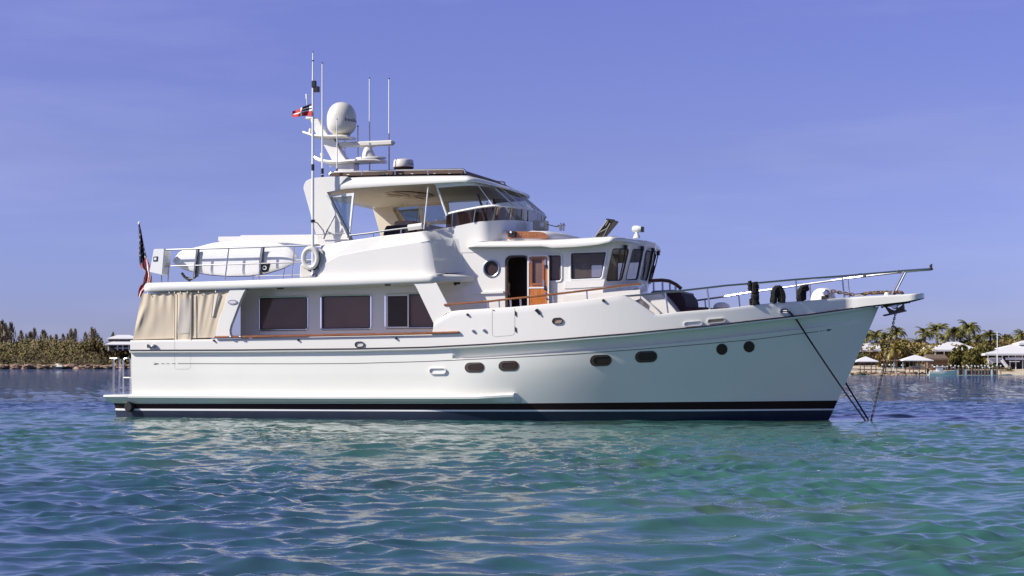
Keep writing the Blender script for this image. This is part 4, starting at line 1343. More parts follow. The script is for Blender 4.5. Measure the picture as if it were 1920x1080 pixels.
for sgn in (1, -1):
    for w in wloops:
        lp = [Vector((p.x, p.y * sgn, p.z)) for p in w]
        mb = MB(); frame_ring(mb, lp, 0.03, 0.02, -sgn)
        fr = mb.build("saloon_window", mat("polished_frame", (.85, .85, .86), .12, metal=.85) if "polished_frame" not in MATS else MATS["polished_frame"], YACHT, smooth=30)
        mb = MB(); mb.poly([p + Vector((0, .03 * sgn, 0)) for p in lp]); mb.build("pane", DARKGLASS, fr, smooth=0)
        mb = MB()
        i2 = inset2(lp, .032)
        mb.grid([[p + Vector((0, -.012 * sgn, 0)) for p in i2], [p + Vector((0, -.012 * sgn, 0)) for p in inset2(lp, .05)]], closed=True)
        mb.build("gasket", BLACK, fr, smooth=0)
# sliding sash of the forward saloon window, with a pot of orchids behind it
mb = MB()
lp = pquad(725, 552.5, 767, 615.5, YS - .014, .012, .02)
mb.grid([lp, [p + Vector((0, -.02, 0)) for p in lp], [p + Vector((0, -.02, 0)) for p in inset2(lp, .035)], inset2(lp, .035)], closed=True)
sash = mb.build("window_sash", WHITEP, YACHT, smooth=0)
mb = MB(); mb.poly([p + Vector((0, -.008, 0)) for p in inset2(lp, .035)]); mb.build("pane", DARKGLASS2, sash, smooth=0)
# dark interior and floor
mb = MB()
zf = z0 + .02
mb.add([(xa_s + .1, -1.78, zf), (xf_s, -1.78, zf), (xf_s, 1.78, zf), (xa_s + .1, 1.78, zf)], [[0, 1, 2, 3]])
mb.build("saloon_floor", DARKINT, SAL)

# ---------------------------------------------------------------- slanted wing pillars between bulwark and boat deck
YP = -2.71
# shape in the bulwark plane
mb = MB()
pil = [(431, 543.5), (461, 542.5), (457, 549), (452, 560), (433, 610), (430.5, 620), (431.5, 628), (437, 632), (403, 632.5), (411, 596), (418, 580), (424, 556)]
mb.prism(pp(pil, YP), (0, .12, 0))
pil2 = [(775, 531.8), (818, 530), (846, 583.6), (836, 588), (820, 600.3), (813, 607.2), (813.5, 628), (811.5, 628.4), (807, 626), (811, 621), (814, 616), (814.5, 610), (812, 604), (782, 541.5), (779, 536)]
mb.prism(pp(pil2, YP), (0, .12, 0))
mb.mirror()
mb.build("wing_pillar", GEL, YACHT, smooth=20, bevel=0.012)
# maker's oval badge on the after pillar
mb = MB()
c = P(436.5, 566.5, YP)
for k, (rx, rz, o_) in enumerate(((.135, .062, .012), (.10, .035, .02))):
    pts = [Vector((c.x + rx * cos(a * pi / 12), YP - .004, c.z + rz * sin(a * pi / 12))) for a in range(24)]
    mb.prism(pts, (0, -o_, 0), k)
mb.build("oval_badge", [STEEL, OFFW], YACHT, smooth=30)

# ---------------------------------------------------------------- flybridge coaming
YC = -2.52
C_ = [((594, 518.8), (597, 512), (602, 461)), ((612, 518.4), (608, 495), (615, 458)), ((640, 517.6), (634, 480), (640, 453.2)), ((680, 516.8), (680, 470.8), (666, 449.6)), ((720, 516), (720, 464.6), (712, 443)), ((760, 515), (760, 458.4), (750, 438.6)), ((793, 513.9), (788, 453.8), (780, 435.2)), ((808, 513.2), (800, 452), (790, 433.8))]
cols = []
for b_, s_, t_ in C_:
    cols.append([P(*b_, YC - .06), P(*s_, YC - .06), P(s_[0], s_[1] - 1.2, YC - .045), P(lerp(s_[0], t_[0], .9), lerp(s_[1], t_[1], .9), YC - .005), P(*t_, YC + .03), P(t_[0] + 1, t_[1] - .2, YC + .15), P(t_[0] + 2, t_[1] + 30, YC + .17)])
for (b_, yb), (s_, ys), (t_, yt) in ((((817, 512.7), -2.55), ((806.5, 451.3), -2.53), ((796, 433.3), -2.42)), (((821, 512.6), -2.47), ((810.5, 451.1), -2.45), ((800, 432.8), -2.35)), (((840, 512), -2.18), ((829, 449.8), -2.17), ((817, 430.8), -2.14)), (((862, 511), -1.965), ((851, 448.5), -1.965), ((838, 427.5), -1.965)), (((873, 510), -1.938), ((860, 448), -1.938), ((846, 426.3), -1.938))):
    cols.append([P(*b_, yb), P(*s_, ys), P(s_[0], s_[1] - 1.2, ys + .012), P(lerp(s_[0], t_[0], .9), lerp(s_[1], t_[1], .9), yt - .03 if yt < -2 else yt), P(*t_, yt), P(t_[0] - 2, t_[1], yt + .08), P(t_[0] - 2, t_[1] + 30, yt + .1)])
mb = MB(); mb.grid(cols)
e = cols[0]
mb.grid([e, [Vector((p.x + .02, p.y + .6, p.z)) for p in e]])
mb.mirror()
COAM = mb.build("flybridge_coaming", GEL, YACHT, smooth=32)
# pointed strakes
mb = MB()
def strake(pts, y, w, h):
    rows = []
    n = len(pts)
    for i, (a, b) in enumerate(pts):
        q = P(a, b, y); s = 1 - max(0, (i - n + 2)) * .95
        rows.append([q + Vector((0, .03, .0)), q + Vector((0, -w * s, -.004)), q + Vector((0, -w * s, -h * s)), q + Vector((0, .03, -h * s - .02))])
    mb.grid(rows)
strake([(597, 518.7), (700, 515.5), (780, 514), (812, 513), (834, 512.2)], -2.58, .10, .05)
strake([(790, 453.3), (800, 451.6), (806, 450.6)], -2.56, .03, .02)
mb.mirror()
mb.build("coaming_strake", GEL, COAM, smooth=30)
# flybridge sole
mb = MB()
fz = P(700, 505, -2).z
xx0, xx1 = P(600, 500, -2.4).x, P(1000, 500, 0).x
mb.prism([(xx0, -2.3, fz), (xx1 - 1.5, -1.8, fz), (xx1 - 1.5, 1.8, fz), (xx0, 2.3, fz)], (0, 0, -.06))
mb.build("flybridge_sole", NONSKID, YACHT, smooth=0)
# side rail on the coaming
mb = MB()
rp = [(655, 441.5), (690, 437.5), (718, 433.2), (760, 428), (790, 424)]
mb.tube(pp(rp, -2.4), .022)
for a, y0, y1 in ((700, 436, 445), (752, 429, 439)):
    mb.tube([P(a, y0, -2.4), P(a, y1 + 3, -2.4)], .016)
mb.mirror()
mb.build("coaming_rail", STEEL, COAM)
mb = MB()
mb.tube(pp([(766, 427), (792, 423.4)], -2.36), .075, 10)
mb.mirror()
mb.build("rolled_curtain", GEL, COAM)
# seats on the flybridge
mb = MB()
mb.prism(pp([(718, 440), (720, 430), (724, 423), (768, 421), (768, 445), (718, 447)], -1.6), (0, .55, 0))
mb.build("bench_backrest", NAVYF, YACHT, bevel=.03)
mb = MB()
c = P(785, 425, 0.2)
mb.box(c + Vector((.1, 0, -.35)), (.55, 2.6, .8))
mb.build("helm_console", TANINT, YACHT, bevel=.06)

# ---------------------------------------------------------------- hardtop and its legs
YH = 2.30
zb_h = pline([(560, 366), (601, 362), (648, 354), (720, 349), (800, 344.5), (860, 341), (904, 340), (935, 343.5)], -YH)
zt_h = pline([(560, 337), (585, 333.2), (625, 331), (720, 328.6), (800, 327.4), (860, 327), (900, 328.5), (935, 333)], -YH)
xs_h = P(872, 341, -YH).x
nose_z = P(994, 358, 0).z
xn_h = solve_nose(xs_h, YH, 994.5, nose_z, 2.3)
xa_h = P(571, 345, -YH).x
xb_a = [P(904, 340, -YH).x, P(935, 343, -YH).x]
zb_n, zt_n = P(994, 358.5, 0).z, P(960, 338, 0).z
zt_tip = P(992, 353, 0).z
def zbh(x):
    t = sstep(P(890, 340, -YH).x, xn_h, x)
    return lerp(zb_h(min(x, xb_a[0])), zb_n, t)
def zth(x):
    x0 = P(860, 330, -YH).x
    t = max(0, min(1, (x - x0) / (xn_h - x0)))
    return lerp(zt_h(min(x, xb_a[0])), zt_tip, t ** 2.6)
plan = [(xa_h, -YH + .3), (xa_h + .04, -YH + .12), (xa_h + .14, -YH + .02)] + [(lerp(xa_h + .3, xs_h, i / 24), -YH) for i in range(25)] + front_curve(xs_h, YH, xn_h, 2.3, 18)[1:]
mb = MB()
cap_loft(mb, plan, [(.22, lambda x: zbh(x) + .03), (.05, lambda x: zbh(x) + .01), (0.012, zbh), (0.0, lambda x: zbh(x) + .03), (.006, lambda x: lerp(zbh(x), zth(x), .35)), (.05, lambda x: lerp(zbh(x), zth(x), .68)), (.13, lambda x: lerp(zbh(x), zth(x), .9)), (.26, lambda x: zth(x)), (.6, lambda x: zth(x) + .035)], crown=.05)
HT = mb.build("hardtop", GEL, YACHT, smooth=60)
mb = MB()
pl = offs(plan, .20); rows = []
for x, y in pl:
    rows.append([(x, lerp(y, -y, k / 4), zbh(x) + .028) for k in range(5)])
mb.grid(rows); mb.build("headliner", CREAM, HT, smooth=60)
mb = MB()
c = P(775, 362, 0.4)
zz = zbh(c.x) + .012
pts = [Vector((c.x + .55 * cos(a * pi / 14), .1 + 1.0 * sin(a * pi / 14), zz)) for a in range(28)]
mb.prism(pts, (0, 0, .01))
for k in range(4):
    a = pi * k / 4
    mb.box((c.x, .1, zz - .01), (1.9 if abs(cos(a)) < .5 else 1.2, .07, .02), 1, Matrix.Rotation(a, 3, 'Z'))
mb.build("headliner_panel", [TANINT, CREAM], HT, smooth=0)
leg = [(568.8, 353), (570, 345.5), (574, 339.5), (580, 335.8), (588, 333.6), (604, 332), (640, 330.6), (652, 331), (645, 338), (634, 352), (630, 357), (612.5, 360.5), (612.5, 366), (654.5, 447), (655, 452.5), (640, 455), (603, 463), (597, 455), (593, 441), (582, 401)]
mb = MB()
mb.prism(pp(leg, -YH - .004), (0, .26, 0), 0, mi_back=1)
mb.mirror()
mb.build("arch_leg", [GEL, CREAM], YACHT, smooth=25, bevel=.03, seg=3)
# vinyl quarter curtain behind the near leg, braces, poles
tri_o = [(614.5, 366.5), (663, 361.5), (662, 372), (654.5, 447), (652.5, 447)]
tri_i = [(619, 370), (660, 367), (659, 374), (653.5, 436)]
for sg in (1, -1):
    fl = lambda L: [Vector((p.x, p.y * sg, p.z)) for p in L]
    mb = MB(); mb.prism(fl(pp(tri_o, -2.22)), (0, .012 * sg, 0), 0, holes=[fl(pp(tri_i, -2.22))])
    cur = mb.build("quarter_curtain", WHITEP, YACHT, smooth=0)
    mb = MB(); mb.poly(fl(pp(tri_i, -2.216))); mb.build("vinyl_pane", VINYLG, cur, smooth=0)
    mb = MB()
    mb.tube(fl(pp([(613, 362), (654, 449)], -2.33)), .022)
    mb.tube(fl(pp([(664, 362), (655, 450)], -2.25)), .022)
    mb.tube(fl(pp([(803, 350), (782, 433)], -2.1)) if False else fl(pp([(803, 349), (795, 430)], -2.2)), .017)
    mb.build("curtain_pole", WHITEP, YACHT)
mb = MB()
mb.tube(pp([(628, 404), (613, 433), (607, 448)], -2.45), .02)  # tube follows a line of cast shadow, added as a strut
mb.tube(pp([(587, 415), (595, 418), (606, 432), (609, 441)], -2.5), .016)
mb.tube(pp([(593, 439.5), (646, 437.5)], -2.42), .012)
mb.build("brace_and_shadow_tube", STEEL, YACHT)

# ---------------------------------------------------------------- flybridge front: coaming, smoked venturi, windscreen
def front_pts(pts_side, ymax, px_n, py_n, n, k=16):
    """side points (pixels on y=-ymax) then a rounded nose; returns 3-D rail from aft to centre"""
    side = pp(pts_side, -ymax)
    zn = P(px_n, py_n, 0).z
    xn = solve_nose(side[-1].x, ymax, px_n, zn, n)
    c = front_curve(side[-1].x, ymax, xn, n, k)[1:]
    z_s = side[-1].z
    out = list(side)
    for x, y in c:
        t = (x - side[-1].x) / (xn - side[-1].x)
        out.append(Vector((x, y, lerp(z_s, zn, t ** 1.5))))
    return out
YF = 1.94
KF = 18
def resample(pts, n):
    d = [0.0]
    for a, b in zip(pts[:-1], pts[1:]): d.append(d[-1] + (b - a).length)
    L = d[-1]
    xs_ = np.linspace(0, L, n)
    A = np.array([[p.x, p.y, p.z] for p in pts])
    return [Vector((float(np.interp(s, d, A[:, 0])), float(np.interp(s, d, A[:, 1])), float(np.interp(s, d, A[:, 2])))) for s in xs_]
NF = 40
coam_t = resample(front_pts([(836, 427.5), (850, 425), (880, 418.6), (898, 415.4)], YF, 1016, 417, 2.1), NF)
coam_b = [Vector((p.x + .03, p.y, P(900, 473, -YF).z)) for p in coam_t]
vent_t = resample(front_pts([(837, 403.5), (860, 398), (900, 390.5), (920, 388)], YF + .06, 1023.5, 397, 2.1), NF)
mb = MB(); mb.grid([coam_b, coam_t, [p + Vector((-.05, .05 if p.y < -.3 else 0, .0)) for p in coam_t], [p + Vector((-.05, .05 if p.y < -.3 else 0, -.5)) for p in coam_t]]); mb.mirror()
mb.build("bridge_front_coaming", GEL, YACHT, smooth=45)
mb = MB(); mb.grid([coam_t, [a.lerp(b, .5) for a, b in zip(coam_t, vent_t)], vent_t]); mb.mirror()
VEN = mb.build("venturi_screen", SMOKE, YACHT, smooth=60)
mb = MB()
for k in (2, 9, 15, 22, 29, 34): mb.tube([coam_t[k] + Vector((.01, -.02, 0)), vent_t[k] + Vector((.01, -.02, 0))], .014)
for k in (2, 9, 15, 22, 29, 34): mb.tube([Vector((coam_t[k].x, -coam_t[k].y + .02, coam_t[k].z)), Vector((vent_t[k].x, -vent_t[k].y + .02, vent_t[k].z))], .014)
mb.build("screen_stanchion", STEEL, VEN)
mb = MB()
up = [p + Vector((0, 0, .055)) for p in vent_t]
ou = [p + Vector((.02, -.03, .02)) for p in vent_t]
inn = [p + Vector((-.03, .05, .02)) for p in vent_t]
mb.grid([vent_t, ou, up, inn, vent_t]); mb.mirror()
mb.build("screen_cap_rail", WHITEP, VEN, smooth=50)
# upper windows rise from the cap rail to the hardtop
wt_ = []
hp_out = [p for p in offs(plan, .16)]
tops = [Vector((x, y, zbh(x) + .02)) for x, y in hp_out if x > P(812, 350, -2.0).x]
tops = resample(tops, NF)
wb = [p + Vector((0, .02, .05)) for p in vent_t]
mb = MB(); mb.grid([wb, [a.lerp(b, .5) for a, b in zip(wb, tops)], tops]); mb.mirror()
WS = mb.build("bridge_windscreen", BRGLASS, YACHT, smooth=60)
mb = MB()
for k in (0, 14, 24, 31):
    for sg in (1, -1):
        mb.tube([Vector((wb[k].x, wb[k].y * sg, wb[k].z)), Vector((tops[k].x, tops[k].y * sg, tops[k].z))], .022 if k in (0, 24) else .012)
mb.build("windscreen_mullion", WHITEP, WS)
# header valance under the hardtop edge
mb = MB()
h1 = [a.lerp(b, .0) for a, b in zip(tops, wb)]; h2 = [a.lerp(b, .16) + Vector((0.01, -.012, 0)) for a, b in zip(tops, wb)]
mb.grid([h1[:26], h2[:26]]); mb.mirror(); mb.build("windscreen_valance", CANVASD if False else WHITEP, WS, smooth=60)
# folded clear side curtain
mb = MB()
rows = []
for i in range(9):
    t = i / 8
    a = P(lerp(796, 838, t), lerp(424, 403, t ** .8), lerp(-2.33, -2.0, t)); b = P(lerp(797, 834, t), lerp(436, 428, t), lerp(-2.37, -1.99, t))
    rows.append([a.lerp(b, k / 4) + Vector((0, .03 * sin(i * 2.1 + k), 0)) for k in range(5)])
mb.grid(rows); mb.mirror(); mb.build("folded_curtain", CLEARV, YACHT, smooth=80)
mb = MB()
mb.tube(pp([(821, 355), (838, 404)], -2.02), .03); mb.mirror(); mb.build("curtain_post", WHITEP, YACHT)
# cream weather curtain closing the port side
mb = MB()
pc = [(722, 357), (742, 371), (765, 376), (800, 377), (840, 373), (846, 420), (735, 424), (722, 423)]
ph1 = [(744, 390), (784, 386), (789, 417), (764, 419)]
ph2 = [(791, 387), (833, 384), (838, 412), (796, 416)]
mb.prism(pp(pc, 2.16), (0, .012, 0), 0, holes=[pp(ph1, 2.16), pp(ph2, 2.16)])
pcu = mb.build("weather_curtain", CREAM, YACHT, smooth=0)
mb = MB(); mb.poly(pp(ph1, 2.165)); mb.build("vinyl_pane", VINYLG, pcu, smooth=0)
mb = MB(); mb.poly(pp(ph2, 2.165)); mb.build("vinyl_pane", VINYLG, pcu, smooth=0)
# interior things seen through the bridge windows
mb = MB()
for px, y in ((905, -.7), (880, .7)):
    c = P(px, 417, y)
    mb.box(c + Vector((-.1, 0, -.1)), (.14, .55, .75), 0, Matrix.Rotation(radians(-12), 3, 'Y'))
    mb.box(c + Vector((.12, 0, -.45)), (.5, .5, .14), 0)
mb.build("helm_seat", TANINT, YACHT, bevel=.05)
mb = MB()
mb.tube([P(893, 356, .9), P(915, 420, .9)], .03); mb.tube([P(925, 372, -.2), P(938, 420, -.2)], .025); mb.build("helm_arch_tube", BROWNB, YACHT)
mb = MB()
dash = [(p.x - .12, p.y * .92, p.z - .02) for p in coam_t]
mb.grid([dash, [(x, -y, z) for x, y, z in dash]]); mb.build("bridge_dashboard", TANINT, YACHT, smooth=0)

# ---------------------------------------------------------------- pilothouse
YW = -1.93
zl_ = P(950, 655, YW).z
zceil = P(1000, 458, YW).z
t1, b1 = P(1146, 460, YW), P(1130.5, 535, YW)
def down(a, py=None): return Vector((a.x, a.y, zl_))
w_out_ = [Vector((P(845, 500, YW).x, YW, zl_)), Vector((b1.x, YW, zl_)), b1, t1, Vector((t1.x, YW, zceil + .10)), Vector((P(838, 470, YW).x, YW, zceil + .10))]
rp_c = P(921.5, 503.3, YW); rp_r = .205
h_round = [Vector((rp_c.x + rp_r * cos(2 * pi * k / 28), YW, rp_c.z + rp_r * sin(2 * pi * k / 28))) for k in range(28)]
h_door = pxrect(951, 482, 988.5, 640, YW, .10)
h_w2 = pxrect(1024, 476.5, 1054, 528.5, YW, .08)
wq = [P(1069, 526, YW), P(1129.5, 523.5, YW), P(1139.5, 470.5, YW), P(1069, 472.8, YW)]
def round_quad(q, r=.07, n=4):
    out = []
    for i in range(4):
        a, b, c = q[i - 1], q[i], q[(i + 1) % 4]
        d1 = (a - b).normalized(); d2 = (c - b).normalized()
        p1, p2 = b + d1 * r, b + d2 * r
        for k in range(n + 1):
            t = k / n
            out.append((p1 * (1 - t) ** 2 + b * 2 * t * (1 - t) + p2 * t * t))
    return out
h_w1 = round_quad(wq)
mb = MB()
mb.prism(w_out_, (0, .07, 0), 0, holes=[h_round, h_door, h_w2, h_w1], mi_back=1)
flip = lambda L: [Vector((p.x, -p.y, p.z)) for p in L]
mb.prism(flip(w_out_), (0, -.07, 0), 0, holes=[flip(h_round), flip(h_w2), flip(h_w1)], mi_back=1)
PH = mb.build("pilothouse_wall", [GEL, TANINT], YACHT, smooth=0)
for sg in (1, -1):
    for lp, gm, nm in ((h_round, DARKGLASS2, "round_window"), (h_w2, DARKGLASS, "side_window"), (h_w1, PHGLASS, "side_window")):
        L = lp if sg == 1 else flip(lp)
        mb = MB(); frame_ring(mb, L, .026, .018, -sg)
        fr = mb.build(nm, WHITEP if nm == "side_window" else STEEL, YACHT, smooth=30)
        if sg == -1 and nm == "side_window": gm = PHGLASS
        mb = MB(); mb.poly([p + Vector((0, .025 * sg, 0)) for p in L]); mb.build("pane", gm, fr, smooth=0)
        mb = MB(); i2, i3 = inset2(L, .027), inset2(L, .05)
        mb.grid([[p + Vector((0, -.012 * sg, 0)) for p in i2], [p + Vector((0, -.012 * sg, 0)) for p in i3], [p + Vector((0, .02 * sg, 0)) for p in i3]], closed=True)
        mb.build("gasket", BLACK, fr, smooth=0)
# front: five raked facets
POST_T = [t1, P(1185, 461, -1.30), P(1210.5, 463, -.46)]
POST_B = [b1, P(1168, 533, -1.28), P(1197, 531, -.45)]
PT = POST_T + [Vector((p.x, -p.y, p.z)) for p in POST_T[::-1]]
PB = POST_B + [Vector((p.x, -p.y, p.z)) for p in POST_B[::-1]]
for i in range(5):
    a, b, c, d = PB[i], PB[i + 1], PT[i + 1], PT[i]
    def bl(u, v): return a.lerp(b, u).lerp(d.lerp(c, u), v)
    nrm = (b - a).cross(d - a).normalized()
    if nrm.x < 0 and abs(nrm.x) > .1: nrm = -nrm
    L = [bl(u, v) for u, v in rrect(.10, .10, .90, .93, .09, 4)]
    O = [bl(0, 0), bl(1, 0), bl(1, 1.17), bl(0, 1.17)]
    mb = MB()
    # frame as tessellated loop with hole
    mb.prism(O, -nrm * .05, 0, holes=[L], mi_back=1)
    mb.prism([O[0], O[1], down(O[1]), down(O[0])], -nrm * .05, 0, mi_back=1)
    fr = mb.build("front_window", [GEL, TANINT], YACHT, smooth=0)
    mb = MB(); mb.poly([p - nrm * .02 for p in L]); mb.build("pane", PHGLASS, fr, smooth=0)
    mb = MB()
    cc = bl(.5, .5)
    mb.grid([[p + nrm * .006 for p in L], [p.lerp(cc, .055) + nrm * .006 for p in L], [p.lerp(cc, .055) - nrm * .02 for p in L]], closed=True)
    mb.build("gasket", BLACK, fr, smooth=0)
    # wiper
    mb = MB()
    mt = bl(.62, 1.0) + nrm * .05
    mb.tube([mt + Vector((0, 0, .02)), mt + Vector((.0, 0, -.09))], .045, 8)
    mb.tube([mt + Vector((0, 0, -.06)), bl(.66, .62) + nrm * .06, bl(.70, .18) + nrm * .04], .015, 6)
    mb.tube([bl(.70, .62) + nrm * .03, bl(.72, .10) + nrm * .03], .011, 6)
    mb.build("wiper", BLACK, fr)
# interior
mb = MB()
xb0, xb1 = P(985, 500, YW).x, P(999, 500, YW).x
mb.box((xb1 - .03, 0, (zl_ + zceil) / 2), (.05, 3.6, zceil - zl_))
mb.box((lerp(P(850, 500, YW).x, xb1, .5), -1.0, (zl_ + zceil) / 2), (xb1 - P(850, 500, YW).x - .1, .05, zceil - zl_), 1)  # near-black sheet behind the doorway; its colour stands for the unlit room
mb.build("bulkhead_and_dark_sheet", [TANINT, DARKINT], PH, smooth=0)
mb = MB()
mb.prism([(xb1, -1.84, zl_ + .04), (b1.x + .2, -1.84, zl_ + .04), (PB[2].x - .1, -.4, zl_ + .04), (PB[2].x - .1, .4, zl_ + .04), (b1.x + .2, 1.84, zl_ + .04), (xb1, 1.84, zl_ + .04)], (0, 0, -.03))
mb.build("pilothouse_floor", DARKINT, PH, smooth=0)
mb = MB()
c = P(1188, 524, -.2)
mb.prism([(PB[1].x - .55, -1.3, c.z - .05), (PB[2].x - .25, -.42, c.z - .03), (PB[2].x - .25, .42, c.z - .03), (PB[1].x - .55, 1.3, c.z - .05)], (0, 0, -.7))
mb.build("dashboard", BROWNB, PH, bevel=.03)
mb = MB()
c = P(1175, 505, .35)
mb.box(c + Vector((-.35, 0, -.1)), (.14, .52, .85)); mb.box(c + Vector((-.1, 0, -.5)), (.5, .5, .14)); mb.tube([c + Vector((-.1, 0, -.55)), c + Vector((-.1, 0, -1.0))], .06)
mb.build("helm_chair", mat("sage_upholstery", (.22, .24, .20), .7), PH, bevel=.05)
mb = MB()
mb.prism(pp([(1070, 526), (1070, 493), (1090, 492.5), (1090, 525)], -1.2), (0, .5, 0)); mb.build("chart_locker", mat("grey_locker", (.30, .29, .27), .6), PH)
# door opening trim, open door swung forward
mb = MB()
L2 = inset2(h_door, -.045)
mb.grid([[p + Vector((0, -.002, 0)) for p in L2], [p + Vector((0, -.025, 0)) for p in L2], [p + Vector((0, -.025, 0)) for p in h_door], [p + Vector((0, .06, 0)) for p in h_door]], closed=True)
mb.build("door_frame", DARKINT if False else BROWNB, PH, smooth=30)
YDr = -2.03
mb = MB()
do = pxrect(989, 477.5, 1029.5, 640, YDr, .09)
dw = pxrect(998.5, 487.5, 1016.5, 531, YDr, .02)
mb.prism(inset2(do, .03), (0, .05, 0), 0, holes=[dw])
DOOR = mb.build("pilothouse_door", TEAKD, YACHT, smooth=0, bevel=.006)
mb = MB()
di = inset2(do, .034)
mb.grid([do, [p + Vector((0, -.012, 0)) for p in do], [p + Vector((0, -.012, 0)) for p in di], di, [p + Vector((0, .055, 0)) for p in di], [p + Vector((0, .055, 0)) for p in do]], closed=True)
q = pxrect(990.5, 537.8, 1028, 541, YDr - .012, .002, 1); mb.prism(q, (0, .02, 0))
mb.build("white_edging", WHITEP, DOOR, smooth=0)
mb = MB()
fo = inset2(dw, -.055)
mb.grid([[p + Vector((0, -.001, 0)) for p in fo], [p + Vector((0, -.018, 0)) for p in fo], [p + Vector((0, -.012, 0)) for p in dw], [p + Vector((0, .03, 0)) for p in dw]], closed=True)
mb.build("window_moulding", TEAK, DOOR, smooth=0)
mb = MB(); mb.poly([p + Vector((0, .03, 0)) for p in dw]); mb.build("pane", DARKGLASS, DOOR, smooth=0)
mb = MB()
for (x0, y0, x1, y1) in ((1020, 486.5, 1023.5, 497), (1017.5, 525.5, 1020.5, 537.5), (991.5, 486, 993.5, 494)):
    mb.prism(pxrect(x0, y0, x1, y1, YDr - .02, .01, 2), (0, .02, 0))
mb.build("door_handle", STEEL, DOOR)
mb = MB()
for (x0, y0, x1, y1) in ((1022.5, 496, 1026, 503), (1020, 536, 1024, 544)):
    mb.prism(pxrect(x0, y0, x1, y1, YDr - .025, .01, 2), (0, .02, 0))
mb.build("door_latch", BLACK, DOOR)
mb = MB()
for a, b in ((1022.5, 549.5), (1024.5, 559)):
    mb.lathe(P(a, b, YDr - .01), [(0, -.03), (.02, -.03), (.025, 0)], 12, axis='Y')
mb.build("door_lock", STEEL, DOOR)
# moulded ledge beside the door
mb = MB()
mb.prism(pp([(889, 548.5), (943.5, 545.5), (943.5, 549.5), (889, 551.5)], YW - .05), (0, .06, 0)); mb.mirror(); mb.build("side_ledge", GEL, PH)
mb = MB()
for pts, y in (([(1058, 541), (1060, 527), (1134, 523.5), (1131, 537), (1075, 540.5)], YW - .02),):
    mb.prism(pp(pts, y), (0, .03, 0))
mb.build("window_apron", GEL, PH)

# brow over the pilothouse
YB = 2.30
xs_b = P(1142, 456, -YB).x
xn_b = solve_nose(xs_b, YB, 1239.5, P(1160, 450, -YB).z, 2.25)
xa_b = P(879, 462, -YB + .1).x
zb_tab = pline([(870, 463.3), (960, 462.7), (1020, 461.8), (1032, 464.8), (1050, 464.4), (1080, 463), (1121, 459), (1140, 454.6), (1158, 451)], -YB)
zt_tab = pline([(870, 455), (930, 453.5), (1040, 450.4), (1129, 445.3), (1158, 442.3)], -YB)
XF_ = P(1158, 451, -YB).x
def zbb(x): return zb_tab(min(x, XF_))
def ztb(x):
    t = max(0, min(1, (x - XF_) / (xn_b - XF_)))
    return lerp(zt_tab(min(x, XF_)), zb_tab(XF_) + .15, t ** 2)
plan_b = [(xa_b - .35, -1.75), (xa_b - .12, -1.95), (xa_b, -YB + .06), (xa_b + .08, -YB)] + [(lerp(xa_b + .2, xs_b, i / 26), -YB) for i in range(27)] + front_curve(xs_b, YB, xn_b, 2.25, 20)[1:]
mb = MB()
cap_loft(mb, plan_b, [(.40, lambda x: zbb(x) + .05), (.06, lambda x: zbb(x) + .015), (0.01, zbb), (0.0, lambda x: zbb(x) + .02), (.006, lambda x: lerp(zbb(x), ztb(x), .5)), (.03, lambda x: lerp(zbb(x), ztb(x), .85)), (.10, lambda x: ztb(x) + .01), (.35, lambda x: ztb(x) + .045), (.8, lambda x: ztb(x) + .075)], crown=.03, bottom=True)
BROW = mb.build("pilothouse_roof", GEL, YACHT, smooth=60)
# raised coach roof with the name board
YR = 1.62
xs_r = P(1010, 436, -YR).x
xn_r = solve_nose(xs_r, YR, 1108, P(1106, 447, 0).z, 1.9)
xa_r = P(911.5, 440, -YR).x
zr_t = pline([(905, 431.3), (920, 430.8), (960, 431.3), (1010, 432.4)], -YR)
ztr_n = P(1075, 437.5, 0).z
def zrt(x):
    t = max(0, min(1, (x - xs_r) / (xn_r - xs_r)))
    return lerp(zr_t(min(x, xs_r)), P(1106, 448, 0).z, t ** 2)
zr_b = P(950, 458, -YR).z
plan_r = [(xa_r, -YR + .3), (xa_r + .02, -YR + .12), (xa_r + .1, -YR)] + [(lerp(xa_r + .2, xs_r, i / 12), -YR) for i in range(13)] + front_curve(xs_r, YR, xn_r, 1.9, 18)[1:]
mb = MB()
cap_loft(mb, plan_r, [(-.0, lambda x: zr_b), (0.0, lambda x: lerp(zr_b, zrt(x), .55)), (.012, lambda x: zrt(x) - .08), (.05, lambda x: zrt(x) - .025), (.12, zrt), (.4, lambda x: zrt(x) + .02)], crown=.03)
mb.build("coach_roof", GEL, YACHT, smooth=50)
mb = MB()
YN = -YR - .03
nb = [(948.8, 433.4), (1012, 434.5), (1019, 436), (1025, 440), (1029.5, 446.2), (1029.3, 447.3), (975, 446.6), (952, 448), (950.5, 441)]
mb.prism(pp(nb, YN), (0, .06, 0)); NBO = mb.build("name_board", TEAK, YACHT, smooth=0, bevel=.006)
mb = MB()
x = 976.5
for wdt, kind in ((4, 0), (4, 1), (4, 2), (3.6, 1), (3.6, 3), (4, 1), (3.2, 0), (3.2, 3)):
    segs = {0: [((.2, 0), (.2, 1))], 1: [((0, 1), (.5, 0)), ((.5, 0), (1, 1))], 2: [((0, 0), (0, 1)), ((0, .5), (1, 0))], 3: [((0, 0), (0, 1)), ((.8, 0), (.8, 1))]}[kind]
    for (ax, ay), (bx, by) in segs:
        mb.tube([P(x + ax * wdt * .7, 437 + ay * 5.4, YN - .001), P(x + bx * wdt * .7, 437 + by * 5.4, YN - .001)], .008, 5)
    x += wdt
mb.build("carved_lettering", mat("pale_carving", (.50, .22, .07), .5), NBO)
mb = MB(); mb.prism(pxrect(952.5, 433.4, 965.5, 444.3, YN - .10, .02, 2), (0, .1, 0)); NL = mb.build("side_light", BLACK, NBO, bevel=.01)
